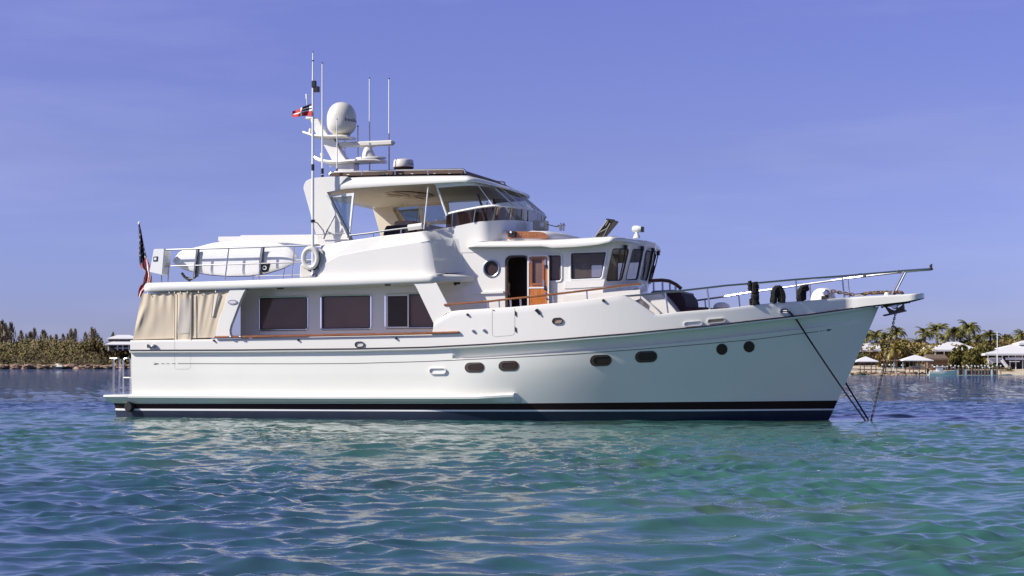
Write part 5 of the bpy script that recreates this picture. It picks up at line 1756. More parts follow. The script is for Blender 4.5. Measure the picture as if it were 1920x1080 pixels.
mb = MB(); mb.lathe(P(957.8, 435.2, YN - .11), [(0, -.02), (.025, -.015), (.03, .01)], 10, axis='Y'); mb.build("lamp_glass", GLOW, NBO)
# ================================================================== FITTINGS ON THE YACHT
# ---- mast
MAST = empty("radar_mast"); MAST.parent = YACHT
def plate(name, pts, y0, y1, parent=MAST, m=GEL, bev=.02, smooth=30):
    mb = MB(); mb.prism(pp(pts, y0), (0, y1 - y0, 0))
    return mb.build(name, m, parent, smooth=smooth, bevel=bev)
plate("mast_foot", [(621, 306), (634, 322), (664, 321), (664, 305), (650, 303)], -.16, .16)
plate("mast_tower", [(598.5, 258), (604, 267), (624, 303.5), (651, 302.5), (640, 287), (629.5, 268), (622, 257)], -.15, .15)
plate("mast_spur", [(581, 224), (596, 222.5), (603, 236), (617, 256.5), (594, 255.5), (586.5, 238)], -.11, .11)
def deckplate(name, pts_px, hw, th, nose=True):
    """horizontal plate: pixel line of its near edge, half width hw"""
    q = pp(pts_px, 0)
    mb = MB()
    n = len(q); top = []
    for i, p in enumerate(q):
        t = i / (n - 1); w = hw * (1 - max(0, (t - .72) / .28) ** 2.2 * .75) * (.55 + .45 * min(1, t * 3))
        top.append((p, w))
    rows = []
    for p, w in top:
        rows.append([p + Vector((0, -w * .8, -th)), p + Vector((0, -w, -th * .5)), p + Vector((0, -w + .015, 0)), p + Vector((0, w - .015, 0)), p + Vector((0, w, -th * .5)), p + Vector((0, w * .8, -th))])
    mb.grid(rows, closed=True)
    mb.add(rows[0], [list(range(6))]); mb.add(rows[-1], [list(range(6))])
    return mb.build(name, GEL, MAST, smooth=35)
deckplate("mast_platform", [(573, 247), (582, 250), (592, 254), (606, 255.5), (620, 256), (635, 256), (650, 255.6), (659, 256.2), (665, 257.6)], .36, .07)
deckplate("radar_platform", [(591.5, 292.5), (600, 297), (610, 300.5), (625, 302.5), (645, 302.8), (665, 301), (685, 299.5), (708, 299), (723.5, 300.5)], .30, .085)
deckplate("lamp_platform", [(575, 219.5), (580, 219.8), (586, 220.3), (591, 220.8), (596, 222)], .12, .06)
def lathe_px(name, cx, y, prof_px, m, parent, seg=32, smooth=50):
    """profile: (radius px, photo row)"""
    c = P(cx, 0, y); s = FPX / (DIST - c.x * sT + y * cT)
    mb = MB(); mb.lathe((c.x, y, 0), [(r / s, P(cx, py, y).z) for r, py in prof_px], seg)
    return mb.build(name, m, parent, smooth=smooth)
DOME = lathe_px("satellite_dome", 640.6, 0, [(0, 191.8), (6, 192.2), (12, 194), (18, 198), (22.5, 203.5), (26, 211), (27.4, 218), (27.8, 226), (27.6, 234), (26.4, 240), (23.5, 245.5), (19, 249.5), (16.5, 251.5), (0, 251.5)], OFFW, MAST)
lathe_px("dome_foot", 640.6, 0, [(0, 251), (15, 251), (16.5, 252.5), (14.5, 256.5), (0, 256.5)], mat("aged_plastic", (.50, .43, .25), .5), DOME)
def wrap_text(txt, name, cx, y, py, r_px, h_px, a0, parent, m, wscale=1.0):
    """lettering laid round a vertical cylinder, starting at azimuth a0 (from starboard towards the bow)"""
    cu = bpy.data.curves.new(name, 'FONT'); cu.body = txt; cu.size = 1.0
    tmp = bpy.data.objects.new(name + "_tmp", cu); COL.objects.link(tmp)
    dg = bpy.context.evaluated_depsgraph_get(); dg.update()
    me = bpy.data.meshes.new_from_object(tmp.evaluated_get(dg))
    bpy.data.objects.remove(tmp); bpy.data.curves.remove(cu)
    c = P(cx, 0, y); s = FPX / (DIST - c.x * sT + y * cT)
    r = r_px / s; k = h_px / s / .70; zb = P(cx, py, y).z
    for v in me.vertices:
        a = a0 + v.co.x * k * wscale / r
        v.co = Vector((c.x + (r + .004) * sin(a), y - (r + .004) * cos(a), zb + v.co.y * k))
    me.materials.clear(); me.materials.append(m)
    o = bpy.data.objects.new(name, me); COL.objects.link(o); o.parent = parent
    return o
wrap_text("Intellian", "dome_lettering", 640.6, 0, 230.6, 27.75, 7.0, radians(35), DOME, TEXTM, 1.15)
# open-array radar
mb = MB()
c = P(687.5, 270, 0); L = (P(741, 270, 0).x - P(634, 270, 0).x)
Mr = Matrix.Rotation(radians(0), 3, 'Z')
rows = []
for i in range(21):
    t = i / 20; u = (t - .5) * L
    e = min(1, min(t, 1 - t) / .03); e = sqrt(max(0, 1 - (1 - e) ** 2)) * .9 + .1
    rows.append([Vector((c.x + u, yy * e, c.z + zz * (e if True else 1))) for yy, zz in ((-.10, .03), (-.07, .065), (.06, .065), (.10, .03), (.10, -.04), (.05, -.06), (-.05, -.06), (-.10, -.04))])
mb.grid(rows, closed=True); mb.add(rows[0], [list(range(8))]); mb.add(rows[-1], [list(range(8))])
mb.add([], [])
ARR = mb.build("radar_array", OFFW, MAST, smooth=40)
mb = MB()
for i in range(9):
    pass
rows = []
for t, hx, z in ((0, .42, 272.8), (.5, .22, 275.6), (1, .09, 277.5)):
    zz = P(689, z, 0).z
    rows.append([Vector((P(689, z, 0).x + hx * cos(a * pi / 8), .07 * sin(a * pi / 8), zz)) for a in range(16)])
mb.grid(rows, closed=True); mb.build("array_neck", OFFW, ARR, smooth=60)
mb = MB()
rows = []
for py, r0, r1, dx in ((300, 11.5, 19, 2), (293, 11.3, 15, 1), (286, 10.3, 11.5, .5), (280, 8.2, 8.2, 0), (276.5, 5.5, 5.5, 0), (275.2, 2, 2, 0), (275, .05, .05, 0)):
    cc = P(690, py, 0)
    row = []
    for k in range(24):
        a = 2 * pi * k / 24; cxx = cos(a)
        row.append(Vector((cc.x + (r1 if cxx > 0 else r0) / 74 * cxx, r0 / 74 * sin(a), cc.z)))
    rows.append(row)
mb.grid(rows, closed=True); mb.build("radar_pedestal", OFFW, MAST, smooth=50)
mb = MB()
cc = P(695, 298.5, 0)
mb.prism([Vector((cc.x + .40 * cos(2 * pi * k / 28) * (1 if cos(2 * pi * k / 28) < 0 else 1.05), .24 * sin(2 * pi * k / 28), cc.z)) for k in range(28)], (0, 0, .045)); mb.build("radar_base", GEL, MAST, bevel=.015)
# small lamps on the mast
lathe_px("anchor_light", 582, 0, [(0, 241), (2, 241), (3.2, 244), (3.4, 250), (2.6, 253), (0, 253)], OFFW, MAST, 12)
lathe_px("steaming_light", 604, -.1, [(0, 286.5), (3.8, 287), (4, 291), (2.8, 293), (2.8, 298), (0, 298)], OFFW, MAST, 12)
lathe_px("deck_light", 619.5, -.15, [(0, 304), (3, 304.3), (2.6, 308), (2.5, 311), (1.2, 313.5), (0, 313.8)], GLOW, MAST, 12)
lathe_px("wind_sensor", 575.5, 0, [(0, 176.2), (2.5, 176.6), (2.8, 180), (2.0, 181.5), (2.4, 183), (2.0, 186), (1.1, 187.2), (1.0, 194), (.7, 194), (.7, 219), (0, 219)], WHITEP, MAST, 12)
# aerials
def aerial(px, y, top, bot, r0=.018, r1=.010, joints=(), parent=MAST, name="whip_aerial", dark=None):
    mb = MB(); mb.tube([P(px, bot, y), P(px, lerp(bot, top, .5), y), P(px, top, y)], [r0, (r0 + r1) / 2, r1], 8)
    o = mb.build(name, WHITEP, parent)
    mb = MB(); mb.tube([P(px, top + 1.2, y), P(px, top - .5, y)], r1 * 1.3, 6)
    for a, b in joints: mb.tube([P(px, a, y), P(px, b, y)], r0 * 1.45, 8)
    mb.build("aerial_fitting", BLACK, o)
    return o
aerial(604.5, -1.7, 118, 333, .026, .018, ((316, 326), (328, 333)))
aerial(632, -.55, 223, 320, .016, .012, ((316, 321),))
aerial(693, .5, 146, 320, .022, .016)
aerial(729.6, .6, 147, 320, .024, .017)
aerial(671, .5, 236, 320, .022, .020, ((305, 318),))
aerial(646.5, .4, 262, 301, .018, .018, ((289, 294),))
# flag pole on the quarter of the flybridge
mb = MB(); mb.tube([P(586.7, 517, -2.62), P(586.7, 306, -2.62), P(586.8, 160, -2.62), P(587, 98, -2.62)], [.034, .034, .026, .016], 10)
POLE = mb.build("flag_halyard_pole", WHITEP, YACHT)
mb = MB()
for a, b, r in ((412, 417, .055), (98.5, 97, .02), (308, 320, .037), (113, 114.5, .03)): mb.tube([P(586.7, a, -2.62), P(586.7, b, -2.62)], r, 10)
mb.build("pole_collar", BLACK, POLE)
mb = MB()
a = P(587.5, 153.5, -2.62)
mb.box(P(589, 158, -2.62), (.10, .10, .17)); mb.box(P(593.5, 167.5, -2.60), (.13, .12, .14)); mb.box(P(589, 164, -2.6), (.05, .05, .12))
mb.build("signal_lamp", BLACK, POLE, bevel=.012)
mb = MB(); mb.lathe(P(586.7, 514, -2.62), [(.0, .02), (.05, .02), (.07, -.02), (.07, -.06), (0, -.06)], 12); mb.tube([P(586.7, 507, -2.62), P(597, 500, -2.55), P(597, 514, -2.58)], .02)
mb.build("pole_foot", STEEL, POLE)
# hardtop rack: rail, brown awning roll, dark solar panels, small radome
mb = MB()
def roof_z(px, py, y): return P(px, py, y)
mb.tube(pp([(617, 329), (619, 324.5), (624, 322.8), (680, 321.3), (760, 319), (866, 317), (871, 318.5), (873, 325)], -1.55), .022)
mb.mirror(); RACK = mb.build("roof_rail", STEEL, HT)
for px in (679, 741, 803):
    mb = MB(); mb.tube([P(px, 319.5, -1.56), P(px, 328, -1.56)], .016); mb.build("rail_post", STEEL, RACK)
def slab_px(name, pts, y0, y1, m, parent, bev=0):
    mb = MB(); mb.prism(pp(pts, y0), (0, y1 - y0, 0)); return mb.build(name, m, parent, smooth=30, bevel=bev)
PANEL = mat("solar_panel", (.018, .012, .016), .3, coat=.3)
BRN = mat("brown_underside", (.075, .042, .032), .55)
slab_px("solar_panel", [(620, 330), (621, 324.2), (700, 322), (790, 320), (868, 318.8), (868, 325), (790, 326), (700, 328.6)], -1.45, 1.45, BRN, HT)
slab_px("panel_bracket", [(614.5, 325.5), (623, 325), (623, 328.2), (614.5, 328.6)], -1.2, 1.2, BLACK, HT)
mb = MB()
for px in (650, 715, 722, 748, 770, 812, 840): mb.prism(pp([(px, 326.6 - (px - 650) * .012), (px + 5, 326.5 - (px - 650) * .012), (px + 5, 327.6 - (px - 650) * .012), (px, 327.7 - (px - 650) * .012)], -1.46), (0, .02, 0))
mb.build("panel_clamp", GEL, HT, smooth=0)
RAD = lathe_px("small_radome", 756.6, -.5, [(0, 298.6), (12, 298.9), (17, 299.8), (18.3, 301.5), (19, 308), (19.6, 313), (18.9, 314.5)], OFFW, HT)
lathe_px("radome_foot", 756.6, -.5, [(19.2, 313.8), (18.6, 316), (16, 317.6), (0, 317.6)], BROWNB, RAD)
wrap_text("GARMIN", "radome_lettering", 756.6, -.5, 310.6, 18.9, 4.0, radians(48), RAD, TEXTM, 1.1)
# ---- things on the boat deck
YRL = -2.55
mb = MB(); mb.tube(pp([(303, 468.6), (370, 466.6), (440, 464.6), (520, 462), (600, 459.3)], YRL), .022); mb.mirror(); DR = mb.build("deck_rail", STEEL, YACHT)
mb = MB(); mb.tube(pp([(303, 499.3), (370, 497.6), (440, 495.5), (520, 493.2), (597, 490.8)], YRL), .015); mb.mirror(); mb.build("deck_rail", STEEL, YACHT)
mb = MB()
for a, b, y0, y1 in ((304, 302.5, 469, 530), (316.5, 314.5, 500, 529.5), (369.5, 361.5, 466.5, 525.8), (429, 422, 464.8, 524.3), (491.5, 485, 462.8, 522.5), (552.5, 547.5, 460.8, 521.5)):
    mb.tube([P(a, y0, YRL), P(b, y1, YRL)], .019)
mb.mirror(); mb.build("rail_post", STEEL, DR)
# davit boom lying fore and aft
mb = MB(); mb.prism(pp([(409, 444.3), (411, 443.6), (455, 443.2), (455, 456), (412, 453.5), (409, 452)], .75), (0, .35, 0)); mb.prism(pp([(451, 441), (604, 439.6), (604, 464), (585, 461), (540, 455.5), (451, 455)], .7), (0, .45, 0))
mb.build("davit_boom", GEL, YACHT, bevel=.02)

def board(name, top, bot, y, th, label, group, m=WHITEP, keel=None):
    """board standing on edge: outline between two pixel curves, domed faces"""
    xs_ = np.linspace(top[0][0], top[-1][0], 34)
    tx = [p[0] for p in top]; ty = [p[1] for p in top]; bx = [p[0] for p in bot]; by = [p[1] for p in bot]
    mb = MB(); rows = []
    for x in xs_:
        a, b = P(x, np.interp(x, tx, ty), y), P(x, np.interp(x, bx, by), y)
        h = max(.004, a.z - b.z); w = th * min(1, (h / .35) ** .6)
        col = []
        for k in range(16):
            an = 2 * pi * k / 16
            cz, cy = cos(an), sin(an)
            col.append(Vector((a.x, y + w / 2 * math.copysign(abs(cy) ** .55, cy), (a.z + b.z) / 2 + h / 2 * math.copysign(abs(cz) ** .8, cz))))
        rows.append(col)
    mb.grid(rows, closed=True, mis=(lambda i, j: 1 if 6 <= j <= 8 else 0) if keel else None)
    return yobj(mb, name, [m, NAVYL], label, "paddleboard", group, smooth=50)
T1 = [(330, 481), (333, 475), (345, 468), (370, 463), (400, 455), (440, 451), (490, 451.5), (525, 456), (548, 466), (558, 480)]
B1 = [(330, 485), (333, 490), (345, 496), (370, 500), (400, 503), (440, 505), (490, 505), (525, 501), (548, 491), (558, 482)]
board("paddleboard", T1, B1, -2.02, .15, "white paddleboard on edge, the inboard one showing above the other board", "boards strapped to the upper deck rail")
T2 = [(325, 487), (328, 482.5), (340, 476.5), (360, 473.5), (390, 469.5), (440, 468.5), (490, 469.5), (520, 474), (545, 482), (557, 490)]
B2 = [(325, 491), (328, 496), (340, 504), (360, 510), (390, 516), (430, 519.3), (470, 518.5), (500, 514), (530, 505), (557, 491)]
board("paddleboard", T2, B2, -2.28, .13, "white paddleboard with a navy lower edge, outboard against the upper deck rail", "boards strapped to the upper deck rail", keel=True)
for k, (a, b, y0, y1) in enumerate(((371, 369, 467, 519), (493, 489, 463, 515))):
    mb = MB(); mb.prism(pp([(a - 1.5, y0), (a + 3, y0 + .5), (b + 3, y1), (b - 1.5, y1)], -2.365), (0, .015, 0)); o = mb.build("board_strap", GREYM, DR, smooth=0)
    mb = MB(); mb.tube([P(a - 2, y0 - 1, -2.40), P(lerp(a, b, .6) - 3, lerp(y0, y1, .6), -2.40), P(b - 2, y1 + 1, -2.40)], [.022, .03, .022], 8); mb.build("strap_tail", RUBBER, o)
mb = MB(); mb.prism(pp([(487, 496), (506, 494.5), (502, 509), (495, 511), (487, 507)], -2.5), (0, .05, 0), 0)
mb.lathe(P(496.3, 502, -2.51), [(.035, -.012), (.055, -.012), (.055, .0), (.035, 0)], 14, axis='Y', mi=1)
yobj(mb, "black_pouch", [BLACK, WHITEP], "small black pouch with a white ring hung on the deck rail", "pouch", smooth=20)
mb = MB()
mb.tube(pp([(341, 512), (346, 519), (352, 523.5), (360, 523), (367, 518)], -2.4), .035, 8)
mb.tube(pp([(350, 520), (356, 527)], -2.4), .03, 6)
yobj(mb, "looped_hose", RUBBER, "black hose looped under the near paddleboard's after end", "hose")
# covered outboard box at the after corner of the rail
mb = MB()
q = pp([(288, 468.5), (290, 467), (306.5, 466.2), (308, 467.5), (304, 514.5), (302.5, 515.3), (281, 510.5), (280.6, 508)], -2.66)
mb.prism(q, (0, .36, 0)); bx = yobj(mb, "covered_box", WHITEP, "white covered box hung on the after corner of the upper deck rail", "box", bevel=.025, smooth=30)
mb = MB(); qq = pp([(287.8, 481.5), (295.6, 480.6), (295, 489.3), (287.2, 490)], -2.664)
base = bx.location
ctr = YACHT_M.inverted() @ bx.matrix_world.translation if False else None
def childpart(mb, name, m, owner, **kw):
    o = mb.build(name, m, None, origin=owner_base[owner.name], **kw)
    o.parent = owner; o.location = (0, 0, 0); o.rotation_euler = (0, 0, 0); o.matrix_parent_inverse = Matrix.Identity(4)
    return o
def local_base(o):
    return YACHT_M.inverted() @ Vector(o.location)
owner_base = {}
def part_of(o):
    owner_base[o.name] = local_base(o); return o
part_of(bx)
mb.prism(qq, (0, -.01, 0), 0); mb.prism(inset2(qq, .025), (0, -.014, 0), 1); childpart(mb, "label_patch", [BLACK, WHITEP], bx, smooth=0)
mb = MB(); mb.prism(pp([(309, 468), (313, 469), (311.5, 500), (306.5, 513)], -2.5), (0, .2, 0)); childpart(mb, "side_flap", CANVAS, bx, smooth=0)
# life ring on its holder
mb = MB()
c = P(582.5, 484, -2.62)
ring_ = [c + Vector((.185 * cos(2 * pi * k / 28), .0, .235 * sin(2 * pi * k / 28))) for k in range(28)]
mb.tube(ring_, .066, 10, closed=True)
LR = yobj(mb, "life_ring", OFFW, "white life ring hung at the forward end of the upper deck rail", "life ring"); part_of(LR)
mb = MB(); mb.tube([p + Vector((0, -.005, 0)) + (p - c) * .32 for p in ring_[20:] + ring_[:3]], .02, 6); childpart(mb, "grab_line", BLACK, LR)
mb = MB(); mb.prism(pp([(562, 497), (567, 492), (576, 503), (590, 504), (599, 496), (597, 519), (561, 521)], -2.55), (0, .14, 0)); yobj(mb, "throw_line_bag", OFFW, "off-white soft bag below the life ring", "bag", bevel=.04, smooth=40)
mb = MB(); mb.prism(pp([(593, 465), (604, 468), (606, 476), (600, 478), (594, 473)], -2.58), (0, .1, 0)); mb.build("ring_bracket", OFFW, DR, bevel=.015)
# ---- flags
def cloth(rows_px, y, fold, matf, nsub_r, nsub_c):
    """rows_px: list of (row, left px, right px) -> grid with folds; matf(s, t) gives the material"""
    ry = [r[0] for r in rows_px]; lx = [r[1] for r in rows_px]; rx = [r[2] for r in rows_px]
    mb = MB(); rows = []
    for i in range(nsub_r + 1):
        py = lerp(ry[0], ry[-1], i / nsub_r)
        a, b = np.interp(py, ry, lx), np.interp(py, ry, rx)
        rows.append([P(lerp(a, b, j / nsub_c), py, y + fold(i / nsub_r, j / nsub_c)) for j in range(nsub_c + 1)])
    mb.grid(rows, mis=lambda i, j: matf((j + .5) / nsub_c, (i + .5) / nsub_r))
    return mb
def ens(s, t):
    # hoist runs down the right-hand edge; the fly hangs to the left
    if t < .56 - .12 * s:
        star = (int(s * 5 + t * 37) + int(t * 34)) % 5 == 0 and (int(s * 20) + int(t * 68)) % 3 == 0
        return 1 if star else 2
    return 0 if int((s * .62 + t * 1.0) * 11) % 2 == 0 else 1
mb = cloth([(421, 259.5, 262), (432, 260.2, 264.6), (450, 260.8, 268), (470, 260.5, 272), (485, 260.7, 276), (497, 262, 281), (504, 266, 282), (507, 271, 280), (512, 271.5, 283), (520, 270, 284.8), (531, 268, 285), (537, 262, 282), (546, 259.5, 270), (557, 258.8, 264)], -2.2, lambda t, s: .10 * sin(s * 9 + t * 7) * (.3 + t), ens, 60, 22)
EN = yobj(mb, "ensign", [REDF, WHITEF, NAVYC], "limp red, white and blue striped flag with starred canton at the stern", "flag", smooth=80); part_of(EN)
mb = MB(); mb.tube([P(261.3, 418.5, -2.15), P(285, 545, -2.05)], [.014, .02], 8); mb.lathe(P(261.2, 418.3, -2.15), [(0, .05), (.03, .03), (.035, 0), (.03, -.03), (0, -.05)], 12)
childpart(mb, "flag_staff", WHITEP, EN)
def bah(s, t):
    if .42 < s < .50 or .46 < t < .58: return 1
    if s > .50 and t < .46: return 2 if not (.2 < t < .33) else 1
    return 0
mb = MB(); rows = []
for i in range(25):
    t = i / 24; row = []
    for j in range(37):
        s = j / 36
        px = lerp(548.5 - 1.5 * t, 584.8, s); py = lerp(lerp(208, 193.2, s ** 1.15), lerp(219, 217, s), t) + 1.1 * sin(s * 8) * (1 - s)
        row.append(P(px, py, -2.62 + .05 * sin(s * 9 + t * 2)))
    rows.append(row)
mb.grid(rows, mis=lambda i, j: bah((j + .5) / 36, (i + .5) / 24))
yobj(mb, "courtesy_flag", [REDF, WHITEF, NAVYC], "small red flag with a white cross flying from the tall pole", "flag", smooth=80)
# ---- canvas curtains round the cockpit
def curtain(corner, y, nx, nz, fold, name, m, parent):
    (tl, tr_, br, bl) = corner
    mb = MB(); rows = []
    for i in range(nz + 1):
        t = i / nz; row = []
        for j in range(nx + 1):
            s = j / nx
            px = lerp(lerp(tl[0], tr_[0], s), lerp(bl[0], br[0], s), t); py = lerp(lerp(tl[1], tr_[1], s), lerp(bl[1], br[1], s), t)
            row.append(P(px, py, y + fold(s, t)))
        rows.append(row)
    mb.grid(rows)
    return mb.build(name, m, parent, smooth=80)
random.seed(3)
f1 = lambda s, t: .45 * (-.05 * sin(s * 3 + .6) * sin(pi * t) + .035 * sin(s * 17 + 5 * t) * (1 - s) ** 2 * sin(pi * t) + .03 * sin(26 * s) * (1 - t) ** 3 - .06 * math.exp(-((s - .18 + .16 * t) / .05) ** 2) * sin(pi * min(1, max(0, (t - .25) / .6))))
CUR = curtain(((266, 550.5), (327.3, 549), (327.3, 634.5), (249, 637)), -2.66, 40, 24, f1, "cockpit_curtain", CANVAS, YACHT)
f2 = lambda s, t: -.02 * sin(pi * s) + .012 * sin(s * 14 + 1) * (1 - t) ** 2 + .008 * sin(9 * s + 4 * t)
CUR2 = curtain(((327.3, 549), (358.5, 548.2), (357.5, 638.5), (327.3, 638)), -2.69, 26, 20, f2, "cockpit_curtain", CANVAS, YACHT)
curtain(((338, 563), (357, 559), (355.8, 625), (331.5, 626)), -2.698, 20, 16, lambda s, t: f2(.35 + .58 * s, .15 + .7 * t), "vinyl_panel", VINYL, CUR2)
f3 = lambda s, t: .009 * sin(s * 16) * (.35 + .65 * (1 - t)) + .008 * sin(s * 31 + 2 * t) * (1 - t)
CUR3 = curtain(((358.5, 548.2), (429, 546.5), (402, 632.8), (357.5, 634)), -2.66, 60, 18, f3, "cockpit_curtain", CANVAS, YACHT)
curtain(((400, 553), (413, 552), (402, 590), (396, 596)), -2.685, 12, 10, lambda s, t: .008 * sin(s * 8), "vinyl_panel", VINYL, CUR3)
mb = MB()
for a, b, c_, d in ((327.3, 549, 327.3, 638), (358.8, 548.2, 358, 638)): mb.tube([P(a, b, -2.73), P(c_, d, -2.74)], .013, 6)
mb.build("curtain_piping", CANVASD, CUR2)
mb = MB()
for a in (277, 317, 327, 338, 351, 372, 404): mb.tube([P(a, 546 - (a - 277) * .02, -2.68), P(a + .6, 551 - (a - 277) * .02, -2.73)], .012, 5)
mb.build("curtain_hook", WHITEP, CUR)
# after curtain across the cockpit and a bench, so the cockpit is not empty from astern
mb = MB(); rows = []
for i in range(11):
    t = i / 10
    a = P(lerp(266, 249, t), lerp(550.5, 637, t), -2.6)
    rows.append([Vector((a.x + .03 * sin(j * .9), lerp(-2.6, 1.5, j / 30), a.z)) for j in range(31)])
mb.grid(rows); mb.build("cockpit_curtain", CANVAS, YACHT, smooth=80)
# ---- pilothouse roof fittings
SL = lathe_px("searchlight", 1194, -.9, [(0, 434), (2.6, 434), (3, 438), (5.5, 442), (7, 446), (0, 446)], WHITEP, BROW, 16)
mb = MB()
a = P(1185.5, 429, -.9); b = P(1203, 430, -.9)
mb.tube([a, a.lerp(b, .1), a.lerp(b, .5), a.lerp(b, .97), b], [.04, .075, .085, .075, .07], 14); mb.build("lamp_head", WHITEP, SL)
mb = MB(); b2 = P(1206.3, 430.3, -.9); mb.box((b + b2) / 2, (.06, .13, .13)); mb.build("lamp_lens", BLACK, SL, bevel=.01)
mb = MB()
A = pp([(1112.5, 447), (1125, 447), (1151, 416), (1152.5, 413), (1139, 411)], .3)
mb.prism(A, (0, .42, 0), 0); GW = mb.build("folded_gangway", mat("weathered_grey", (.13, .105, .09), .6, vary=.4, vscale=9), BROW, smooth=0, bevel=.01)
mb = MB()
for p0, p1 in (((1115, 446), (1140, 412.5)), ((1121, 438), (1139, 429)), ((1139, 429), (1145, 419)), ((1137, 411.5), (1152.5, 413.5)), ((1136, 424), (1141, 415)), ((1131, 446), (1141, 427))):
    mb.tube([P(*p0, .27), P(*p1, .27)], .028, 6)
mb.build("lashing", BLACK, GW)
mb = MB()
for px in (1051, 1056.5):
    mb.tube([P(px - 2, 424.5, -.6), P(px + .8, 421.5, -.6), P(px + 2, 420.8, -.6)], [.02, .03, .05], 10); mb.tube([P(px, 423, -.6), P(px, 433, -.6)], .03, 8)
mb.tube([P(1046, 425.5, -.6), P(1052, 424.5, -.6)], [.05, .02], 8)
mb.build("air_horn", STEEL, BROW)
mb = MB(); mb.tube(pp([(1022, 419.5), (1035, 423), (1046, 425.5)], -.4), .012, 6); mb.build("horn_line", BLACK, BROW)
mb = MB(); mb.box(P(1014, 423, -.35), (.34, .3, .24)); o = mb.build("vent_box", CREAM, BROW, bevel=.03); mb = MB(); mb.lathe(P(1017, 421.5, -.52), [(.0, -.05), (.06, -.04), (.02, .09)], 12, axis='Y'); mb.build("vent_scoop", WHITEP, BROW)
mb = MB(); mb.tube(pp([(851, 531.5), (862, 531)], -2.2), .03, 8); mb.tube(pp([(855, 531.5), (853.5, 535)], -2.2), .025, 8); mb.build("fairlead", BLACK, YACHT)

# ================================================================== FOREDECK
# sloping front of the seat moulding ahead of the pilothouse
mb = MB()
sd = [(1199, 553.5), (1238, 548.5), (1271, 587), (1239, 590.5)]
mb.prism(pp([(1196, 592)] + sd, -1.35), (0, 2.5, 0)); BS = mb.build("bow_seat_moulding", GEL, YACHT, bevel=.02)
mb = MB(); mb.tube(pp([(1200, 555), (1218, 570), (1237, 588.5)], -1.45), .03, 6); mb.build("moulding_edge", WHITEP, BS)
mb = MB(); mb.prism(pp([(1250, 551), (1252, 549), (1268, 547.5), (1276, 549.5), (1281.5, 556), (1285, 564), (1285.5, 577), (1266, 578), (1258, 568)], -.75), (0, 1.5, 0)); mb.build("seat_backrest", BURG, YACHT, bevel=.04)
mb = MB(); mb.prism(pp([(1264, 577.5), (1285, 575.5), (1325, 576), (1328.5, 578), (1328, 584), (1270, 588)], -.85), (0, 1.7, 0)); mb.build("seat_cushion", BURG, YACHT, bevel=.03)
mb = MB(); mb.prism(pp([(1219, 549), (1224, 545), (1262, 543), (1274, 545.5), (1276, 549)], -.8), (0, 1.6, 0)); o = mb.build("seat_top_pad", mat("grey_pad", (.20, .20, .23), .7), YACHT, bevel=.02)
mb = MB()
rp = pp([(1219.5, 527), (1226, 526), (1241.5, 525.2), (1255, 527), (1268, 533.5), (1277.5, 541.5)], -.35)
mb.tube(resample(rp, 24), .042, 8); RB = mb.build("seat_back_rail", mat("dark_teak", (.13, .045, .02), .3, coat=.4), YACHT)
for px, y0 in ((1225.5, 527), (1242.3, 526), (1256, 528), (1266.5, 533.5), (1274, 539)):
    mb = MB(); mb.tube([P(px, y0, -.35), P(px + .5, 545, -.35)], .027, 8); mb.build("stanchion", STEEL, RB)
mb = MB(); mb.prism(pp([(1198.5, 544), (1201, 540), (1212, 532.5), (1213.5, 543.5), (1202, 549), (1199, 549)], -1.2), (0, .05, 0)); mb.prism(pp([(1194.5, 543.5), (1199, 542.5), (1199.3, 554), (1194.5, 554)], -1.22), (0, .06, 0)); mb.build("bridge_gate", GEL, YACHT, smooth=0, bevel=.006)
mb = MB(); mb.tube(pp([(1185.5, 545), (1190, 543), (1197, 542)], -1.3), .022, 6); mb.build("gate_latch", STEEL, YACHT)
# Portuguese bridge wall under the handrail
mb = MB()
w0 = pp([(1057, 566), (1057, 555.5), (1090, 553), (1130, 549), (1165, 545.5), (1200, 543), (1200, 560), (1160, 575), (1060, 580)], -2.05); mb.prism(w0, (0, .06, 0)); mb.build("inner_bulwark", GEL, YACHT)
# mushroom vent and windlass
lathe_px("mushroom_vent", 1353, .45, [(0, 566.8), (6, 567), (11, 568.8), (14.5, 572), (16, 577), (14, 580), (8, 581), (8, 592), (0, 592)], WHITEP, YACHT, 24)
mb = MB()
cc = P(1543.5, 563, -.1)
rows = []
for k in range(9):
    t = k / 8; r = cos(t * pi / 2) ** .7 if k < 8 else .01
    rows.append([cc + Vector((.30 * r * cos(2 * pi * j / 28) * (1 if cos(2 * pi * j / 28) < 0 else 1.0), .30 * r * sin(2 * pi * j / 28), -.04 + .33 * sin(t * pi / 2))) for j in range(28)])
mb.grid(rows, closed=True); WL = mb.build("windlass_cover", WHITEP, YACHT, smooth=60)
mb = MB()
c0 = P(1549, 549.5, -.34)
mb.lathe(c0, [(.0, -.12), (.05, -.12), (.065, -.09), (.04, -.06), (.05, -.04), (.085, -.02), (.085, .02), (.05, .05), (.05, .12)], 18, axis='Y'); mb.build("windlass_drum", STEEL, WL)
mb = MB(); mb.box(P(1547, 559, -.36), (.16, .1, .10)); mb.build("windlass_bracket", DSTEEL, WL)
